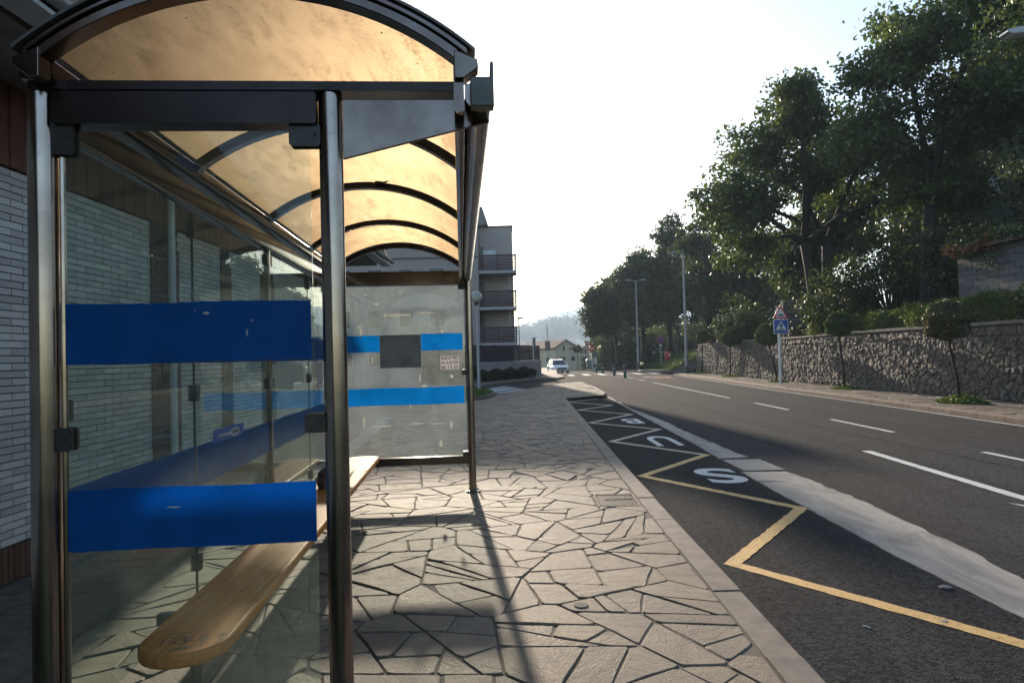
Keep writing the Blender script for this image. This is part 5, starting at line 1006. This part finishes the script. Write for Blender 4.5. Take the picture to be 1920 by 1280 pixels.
# garden wall with dark board fence in front of it
gw = empty('garden_wall', (-2, 50, 0), 0, 'pale low garden wall topped by a dark horizontal board fence below the balconies', 'wall'); GI = Matrix.Translation((2, -50, 0))
GP = [(-14, 41.5), (-6, 42.6), (-2.6, 45), (.6, 50.5), (2.35, 56)]
for (a, b), (c, d) in zip(GP, GP[1:]):
    v = Vector((c - a, d - b)); n = Vector((-v.y, v.x)).normalized() * .25; mb = MB(); mb.prism([(a, b), (c, d), (c + n.x, d + n.y), (a + n.x, b + n.y)], -.3, 1.2); o = mb.build('wall_section', M['render_mauve'], gw); o.matrix_parent_inverse = GI
    mb = MB(); m = n * .3; mb.prism([(a, b), (c, d), (c + n.x * 1.1, d + n.y * 1.1), (a + n.x * 1.1, b + n.y * 1.1)], 1.2, 1.26); o = mb.build('wall_cap', M['slab'], gw); o.matrix_parent_inverse = GI
    if a < -7: continue
    for k in range(9): z = 1.28 + k * .128; mb = MB(); mb.prism([(a + n.x * .4, b + n.y * .4), (c + n.x * .4, d + n.y * .4), (c + n.x * .55, d + n.y * .55), (a + n.x * .55, b + n.y * .55)], z, z + .118); o = mb.build('fence_board', M['fence_dark'], gw); o.matrix_parent_inverse = GI
    for t in (.05, .5, .97): q = Vector((a, b)) + v * t + n * .75; mb = MB(); mb.box(q.x - .04, q.x + .04, q.y - .04, q.y + .04, 1.2, 2.45); o = mb.build('fence_post', M['fence_dark'], gw); o.matrix_parent_inverse = GI
mb = MB(); mb.prism([(2.35, 56), (2.2, 66), (1.9, 66), (2.1, 56)], -.3, 1.2); o = mb.build('wall_section', M['render_mauve'], gw); o.matrix_parent_inverse = GI
def low_hedge(y0, p0, p1, h, w, n, label, lm, ls):
    a = Vector(p0); v = Vector(p1) - a; nn = Vector((-v.y, v.x)).normalized(); t = NP.uniform(0, 1, n); s = NP.uniform(-1, 1, n) * w; z = np.sqrt(NP.uniform(0, 1, n)) * h * (1 + .15 * np.sin(t * 25)) * (1 - .35 * (s / w) ** 2)
    root = empty('hedge', (a.x, a.y, 0), 0, label, 'hedge'); leaves_obj('foliage', np.stack([t * v.x + s * nn.x, t * v.y + s * nn.y, z], 1), ls, M[lm], root)
low_hedge(0, (-2.3, 43.4), (1.5, 51.2), .75, .4, 9000, 'low dark clipped hedge at the foot of the pale garden wall', 'leaf_bronze', .06)
low_hedge(0, (-5.2, 41.6), (-2.6, 43.6), 1.7, .7, 7000, 'tall dark shrub row seen through the far dusty glass', 'leaf_dark', .08)
# ------------------------------------------------------------------ houses up the road
def house(name, D, pts, label, wallm, roofm, depth, dirx, wins, base=692, group=None, chim=False):
    # gable front from pixel points: left eave, peak, right eave
    (lx, ly), (px, py), (qx, qy) = pts; A, P, Q = at(lx, ly, D), at(px, py, D), at(qx, qy, D); zb = at(px, base, D).z - .5
    root = empty(name, (P.x, D, zb), 0, label, 'house', group); I = Matrix.Translation((-P.x, -D, -zb))
    def hp(mb, n, m, par=None): o = mb.build(n, M[m], par or root); o.matrix_parent_inverse = Matrix.Identity(4) if par else I; return o
    sh_ = Vector((dirx, depth, 0)); zl_, zr_ = A.z, Q.z
    F_ = [(A.x, D, zb), (Q.x, D, zb), (Q.x, D, zr_), (P.x, D, P.z), (A.x, D, zl_)]; B_ = [tuple(Vector(p) + sh_) for p in F_]
    mb = MB(); mb.poly(F_ + B_, [(0, 1, 2, 3, 4), (9, 8, 7, 6, 5), (0, 4, 9, 5), (1, 6, 7, 2), (4, 3, 8, 9), (3, 2, 7, 8)]); hp(mb, 'wall', wallm)
    mb = MB(); o_ = .35; e = Vector((0, -.4, 0)); up = Vector((0, 0, .16))
    sL = (P - A) * (1 + o_ / (P - A).length); sR = (Q - P) * (1 + o_ / (Q - P).length); a = P - sL; q = P + sR
    R1 = [a + e, P + e, P + sh_ - e, a + sh_ - e]; R2 = [P + e, q + e, q + sh_ - e, P + sh_ - e]
    for R in (R1, R2): mb.poly([tuple(p + up * .15) for p in R] + [tuple(p + up * 1.1) for p in R], [(0, 3, 2, 1), (4, 5, 6, 7), (0, 1, 5, 4), (1, 2, 6, 5), (2, 3, 7, 6), (3, 0, 4, 7)])
    rf = hp(mb, 'roof', roofm)
    if chim: mb = MB(); c = P + sh_ * .5; mb.box(c.x - .4, c.x + .4, c.y - .4, c.y + .4, c.z - .5, c.z + .9); hp(mb, 'chimney', 'roof_red', rf)
    for (wx0, wy0, wx1, wy1, side) in wins:
        if side == 'f':
            a, b = at(wx0, wy0, D), at(wx1, wy1, D); mb = MB(); mb.box(a.x, b.x, D - .06, D - .01, b.z, a.z); w_ = hp(mb, 'window', 'brown_frame'); mb = MB(); mb.box(a.x + .1, b.x - .1, D - .07, D - .065, b.z + .1, a.z - .1); hp(mb, 'pane', 'window_dark', w_)
        else:
            t = side; c = A + sh_ * t; zb_ = at(1030, wy1, D).z; zt_ = at(1030, wy0, D).z; d = sh_.normalized(); n = Vector((-d.y, d.x, 0)); mb = MB(); c0 = c - d * .5 + n * .05; c1 = c + d * .5 + n * .05
            mb.poly([(c0.x, c0.y, zb_), (c1.x, c1.y, zb_), (c1.x, c1.y, zt_), (c0.x, c0.y, zt_)] + [(c0.x + n.x * .06, c0.y + n.y * .06, zb_), (c1.x + n.x * .06, c1.y + n.y * .06, zb_), (c1.x + n.x * .06, c1.y + n.y * .06, zt_), (c0.x + n.x * .06, c0.y + n.y * .06, zt_)], [(0, 1, 2, 3), (7, 6, 5, 4), (0, 4, 5, 1), (1, 5, 6, 2), (2, 6, 7, 3), (3, 7, 4, 0)]); hp(mb, 'window', 'brown_frame')
    return root
house('gable_house', 118, [(1041, 652), (1061, 638), (1096, 658)], 'cream gabled house with dark tiled roof and brown shutters behind the white car', 'render_cream', 'roof_tile', 14, -6.4, [(1055, 648, 1059, 657, 'f'), (1051, 669, 1060, 678, 'f'), (1071, 668, 1078, 676, 'f'), (0, 670, 0, 679, .18), (0, 670, 0, 679, .6)])
house('gable_house', 138, [(1090, 655), (1100, 647), (1116, 656)], 'smaller pinkish house with red roof and chimney behind the cream house', 'render_pink', 'roof_red', 8, 1.0, [(1097, 655, 1100, 662, 'f'), (1097, 668, 1101, 678, 'f')], chim=True)
house('white_house', 96, [(1222, 648), (1243, 630), (1268, 640)], 'white gabled building glimpsed between the park tree trunks', 'render_white', 'roof_tile', 8, 3.0, [(1246, 640, 1252, 650, 'f')], base=656)
house('garden_house', 38, [(1795, 245), (1900, 190), (2100, 215)], 'large shaded house with sloping roof hidden behind the tallest trees', 'house_shaded', 'house_shaded', 9, 1.0, [(1850, 330, 1880, 370, 'f')], base=560)  # shade on this house put into a near-black wall and roof colour
a, b = at(1113, 650, 100), at(1200, 690, 100); root = empty('dark_garage', (14, 100, -1), 0, 'dark blue grey flat building wall with a small white sign under the trees', 'building')
mb = MB(); mb.box(a.x - 14, b.x - 14, 0, 6, -.5, a.z + 1); mb.build('wall', M['dark_wall'], root); mb = MB(); mb.box(a.x - 14.1, b.x - 13.9, -.2, 6.2, a.z + 1.002, a.z + 1.15); mb.build('roof', M['sign_grey'], root)
q = at(1123, 663, 100); r_ = at(1130, 670, 100); mb = MB(); mb.box(q.x - 14, r_.x - 14, -.06, -.005, r_.z + 1, q.z + 1); sn = mb.build('sign_board', M['white_paint'], root)
for k in range(3): mb = MB(); z = lerp(q.z, r_.z, (k + .6) / 3.4) + 1; mb.box(q.x - 13.94, r_.x - 14.06, -.066, -.061, z - .06, z); mb.build('print_line', M['sign_blue'], sn)
# block shed with creeper and the grey garden wall
sd = empty('block_shed', (15.9, 24.2, 3), -pi / 2, 'small pale concrete block shed above the ivy hedge', 'shed')
A_ = at(1803, 476, 24.2); B_ = at(1808, 556, 24.2); SL_ = 8.0; mb = MB(); mb.box(0, SL_, .02, 4.5, B_.z - 4.2, A_.z - 3.02); mb.build('wall', M['mortar'], sd)
row = 0; z = B_.z - 4.2
while z < A_.z - 3.1:
    x = .005 - (.25 if row % 2 else 0)
    while x < SL_ - .05:
        x0 = max(x, .004); mb = MB(); mb.box(x0, min(x + .487, SL_), 0, .05, z, min(z + .2, A_.z - 3.02)); mb.build('block', M['block'], sd, bevel=.006); x += .5
    z += .21; row += 1
mb = MB(); mb.box(-.25, SL_ + .2, -.3, 4.7, A_.z - 3.01, A_.z - 2.9); mb.build('roof', M['roof_tile'], sd)
cr = empty('creeper', (15.8, 22.6, A_.z), -pi / 2, 'red and green creeper spilling over the block shed roof', 'creeper')
n = 5200; x = NP.uniform(-1.8, 6, n); tz = NP.normal(size=n) * .1 + .08 + .12 * np.sin(x * 2.2) + np.clip(x, 0, 3) * .1; y = NP.uniform(-.35, .5, n); dr = NP.uniform(0, 1, n) < .2; tz = np.where(dr & (np.abs(x - .2) < .5), -NP.uniform(0, .8, n), tz)
c = np.stack([x, y, tz], 1); red = (x < .6) & (tz > -.15) & (NP.uniform(0, 1, n) < .75); leaves_obj('red_leaves', c[red], .06, M['leaf_red'], cr, .8); leaves_obj('green_leaves', c[~red], .06, M['leaf_ivy'], cr, .8)
gA, gB = at(1468, 562, 36), at(1562, 600, 36); gw2 = empty('grey_wall', (gA.x, 36, 2), 0, 'weathered grey concrete garden wall behind the road sign', 'wall'); mb = MB(); mb.prism([(0, .2), (gB.x - gA.x + 2.5, .2), (gB.x - gA.x + 2.5, at(1562, 556, 36).z - 2), (0, gA.z - 2)], 0, .25, lambda a, b, h: (a, h, b)); mb.build('panel', M['block'], gw2, bevel=.02); mb = MB(); mb.box(-.02, gB.x - gA.x + 2.52, -.03, .28, gA.z - 2 - .0, gA.z - 1.93); mb.build('wall_cap', M['slab'], gw2) if False else None
# ------------------------------------------------------------------ white car
car = empty('car', (5.15, 78, road_z(78)), math.radians(9), 'white family car coming down the road by the cream house', 'car')
def loft(secs):
    mb = MB(); n = len(secs[0]); vs = [p for s_ in secs for p in s_]
    return mb.poly(vs, [(i * n + k, i * n + (k + 1) % n, (i + 1) * n + (k + 1) % n, (i + 1) * n + k) for i in range(len(secs) - 1) for k in range(n)] + [tuple(range(n))[::-1], tuple(range((len(secs) - 1) * n, len(secs) * n))])
def sec(y, w, z0, z1, r=.12): return [(-w + r, y, z0), (w - r, y, z0), (w, y, z0 + r), (w * 1.0, y, (z0 + z1) / 2), (w * .97, y, z1 - r), (w * .9 - r, y, z1), (-w * .9 + r, y, z1), (-w * .97, y, z1 - r), (-w, y, (z0 + z1) / 2), (-w, y, z0 + r)]
loft([sec(-2.15, .78, .28, .66), sec(-2.0, .86, .22, .74), sec(-1.5, .9, .2, .88), sec(-.9, .91, .2, .97), sec(.5, .91, .2, 1.0), sec(1.6, .9, .22, 1.02), sec(2.1, .84, .3, .98)]).build('body', M['car_white'], car, smooth=True)
def cab(y, w, z): return [(-w, y, z), (w, y, z)]
mb = MB(); mb.poly([(-.8, -1.05, .95), (.8, -1.05, .95), (.62, -.25, 1.48), (-.62, -.25, 1.48), (-.82, 2.0, 1.0), (.82, 2.0, 1.0), (.64, 1.55, 1.48), (-.64, 1.55, 1.48)], [(0, 1, 2, 3), (5, 4, 7, 6), (1, 5, 6, 2), (4, 0, 3, 7)]); mb.build('windows', M['car_glass'], car)
loft([[(-.62, -.3, 1.45), (.62, -.3, 1.45), (.6, -.25, 1.52), (-.6, -.25, 1.52)], [(-.66, .6, 1.47), (.66, .6, 1.47), (.62, .6, 1.56), (-.62, .6, 1.56)], [(-.64, 1.6, 1.46), (.64, 1.6, 1.46), (.6, 1.6, 1.52), (-.6, 1.6, 1.52)]]).build('roof', M['car_white'], car)
for s in (-1, 1):
    mb = MB(); mb.tube([(s * .8, -1.05, .96), (s * .63, -.27, 1.47)], .035, 6); mb.build('pillar', M['car_white'], car)
    mb = MB(); mb.prism([(s * .52, .62), (s * .82, .66), (s * .84, .78), (s * .6, .72)][::s], 2.0, 2.12, lambda a, b, h: (a, -h, b)); mb.build('headlight', M['lamp_lens'], car, bevel=.01)
    mb = MB(); mb.box(min(s * .88, s * 1.06), max(s * .88, s * 1.06), -.75, -.6, .98, 1.12); mb.build('mirror', M['car_white'], car, bevel=.03)
    mb = MB(); mb.tube([(s * .55, 0, 1.6), (s * .55, 1.4, 1.58)], .02, 6); mb.build('roof_rail', M['chrome'], car)
    for y in (-1.35, 1.35):
        mb = MB(); mb.tube([(s * .72, y, .32), (s * .925, y, .32)], .32, 20); w_ = mb.build('wheel', M['rubber'], car, smooth=True); mb = MB(); mb.tube([(s * .92, y, .32), (s * .935, y, .32)], .2, 14); mb.build('rim', M['chrome'], w_)
mb = MB(); mb.prism([(-.5, .42), (.5, .42), (.45, .62), (-.45, .62)], 2.08, 2.17, lambda a, b, h: (a, -h, b)); mb.build('grille', M['black'], car); mb = MB(); mb.box(-.26, .26, -2.19, -2.171, .34, .45); mb.build('number_plate', M['white_paint'], car); mb = MB(); mb.box(-.75, .75, -2.17, -1.9, .22, .32); mb.build('bumper_lip', M['dark_metal'], car, bevel=.02)
# small street tree by the cream house
st_ = at(1084, 690, 105); tree('street_tree', st_, [(st_.x, 105, st_.z + 2.9, 1.0, .8, .8)], 'small bronze leaved street tree before the cream house', None, lm='leaf_ball_red', nclump=14, per=50, cr=.5, ls=.13, tr=.06)
bp_ = at(1100, 690, 112); bush('shrub', bp_, [(bp_.x, 112, bp_.z + .9, 1.3, 1, 1.1)], 'round green shrub at the right end of the cream house', 'leaf_ball', 16, 60, .5, .12)
# ------------------------------------------------------------------ hills, far woods and haze
def ridge(name, D, pts, depth, zb, mat, amp, seed, step=12):
    rr = np.random.default_rng(seed); xs_ = []; P = [(at(px, py, D).x, at(px, py, D).z) for px, py in pts]; x = P[0][0]; rows = []
    while x <= P[-1][0]: xs_.append(x); x += step
    prof = [interp(x, P) + amp * (math.sin(x * .043 + seed) + .6 * math.sin(x * .11 + 2 * seed) + .35 * math.sin(x * .29)) for x in xs_]
    for t in [0, .12, .3, .5, .7, .85, 1]:
        rows.append([(x, D - depth * (1 - t), lerp(zb, h, t ** .8) + (rr.normal() * amp * .5 if 0 < t < 1 else 0)) for x, h in zip(xs_, prof)])
    rows.append([(x, D + depth, zb) for x in xs_]); return sheet(name, rows, mat, smooth=True), list(zip(xs_, prof))
hl, hp2 = ridge('hill', 1300, [(-200, 655), (700, 640), (930, 628), (985, 622), (1030, 617), (1085, 613), (1200, 608), (1500, 600), (2600, 610)], 560, -14, M['hill_green'], 3.0, 3, 22)
ridge('mountain', 2900, [(-900, 660), (700, 640), (985, 607), (1040, 590), (1085, 574), (1130, 566), (1300, 580), (1700, 610), (2600, 640)], 800, -14, M['hill_green'], 6, 5, 45)
mb = MB(); rr = random.Random(8); wpts = []
for k in range(260):
    px = rr.uniform(965, 1140); t = rr.random(); x = at(px, 615, 1300).x; h = interp(x, hp2); d = t * t * 300; zz = lerp(h, -14 + h * .3, (d / 560)); s = rr.uniform(6, 13) * (1.2 if 1005 < px < 1090 else .8)
    n = 60; p = NP.normal(size=(n, 3)) * np.array([.5, .5, .75]) * s * .62; wpts.append(p + np.array([x, 1300 - d, zz + s * .7]))
leaves_obj('far_wood', np.concatenate(wpts), 2.2, M['hill_green'], None, .7, kind='stuff')
t = NT('haze'); v = t.n('VolumePrincipled', {'Density': .00042, 'Anisotropy': .3, 'Color': (.62, .8, 1.0, 1)}); t.t.links.new(v.outputs[0], t.out.inputs['Volume'])
M['haze'] = t.m
mb = MB(); mb.box(-4200, 4200, -400, 4700, -22, 225); hz = mb.build('haze', t.m, kind='stuff')
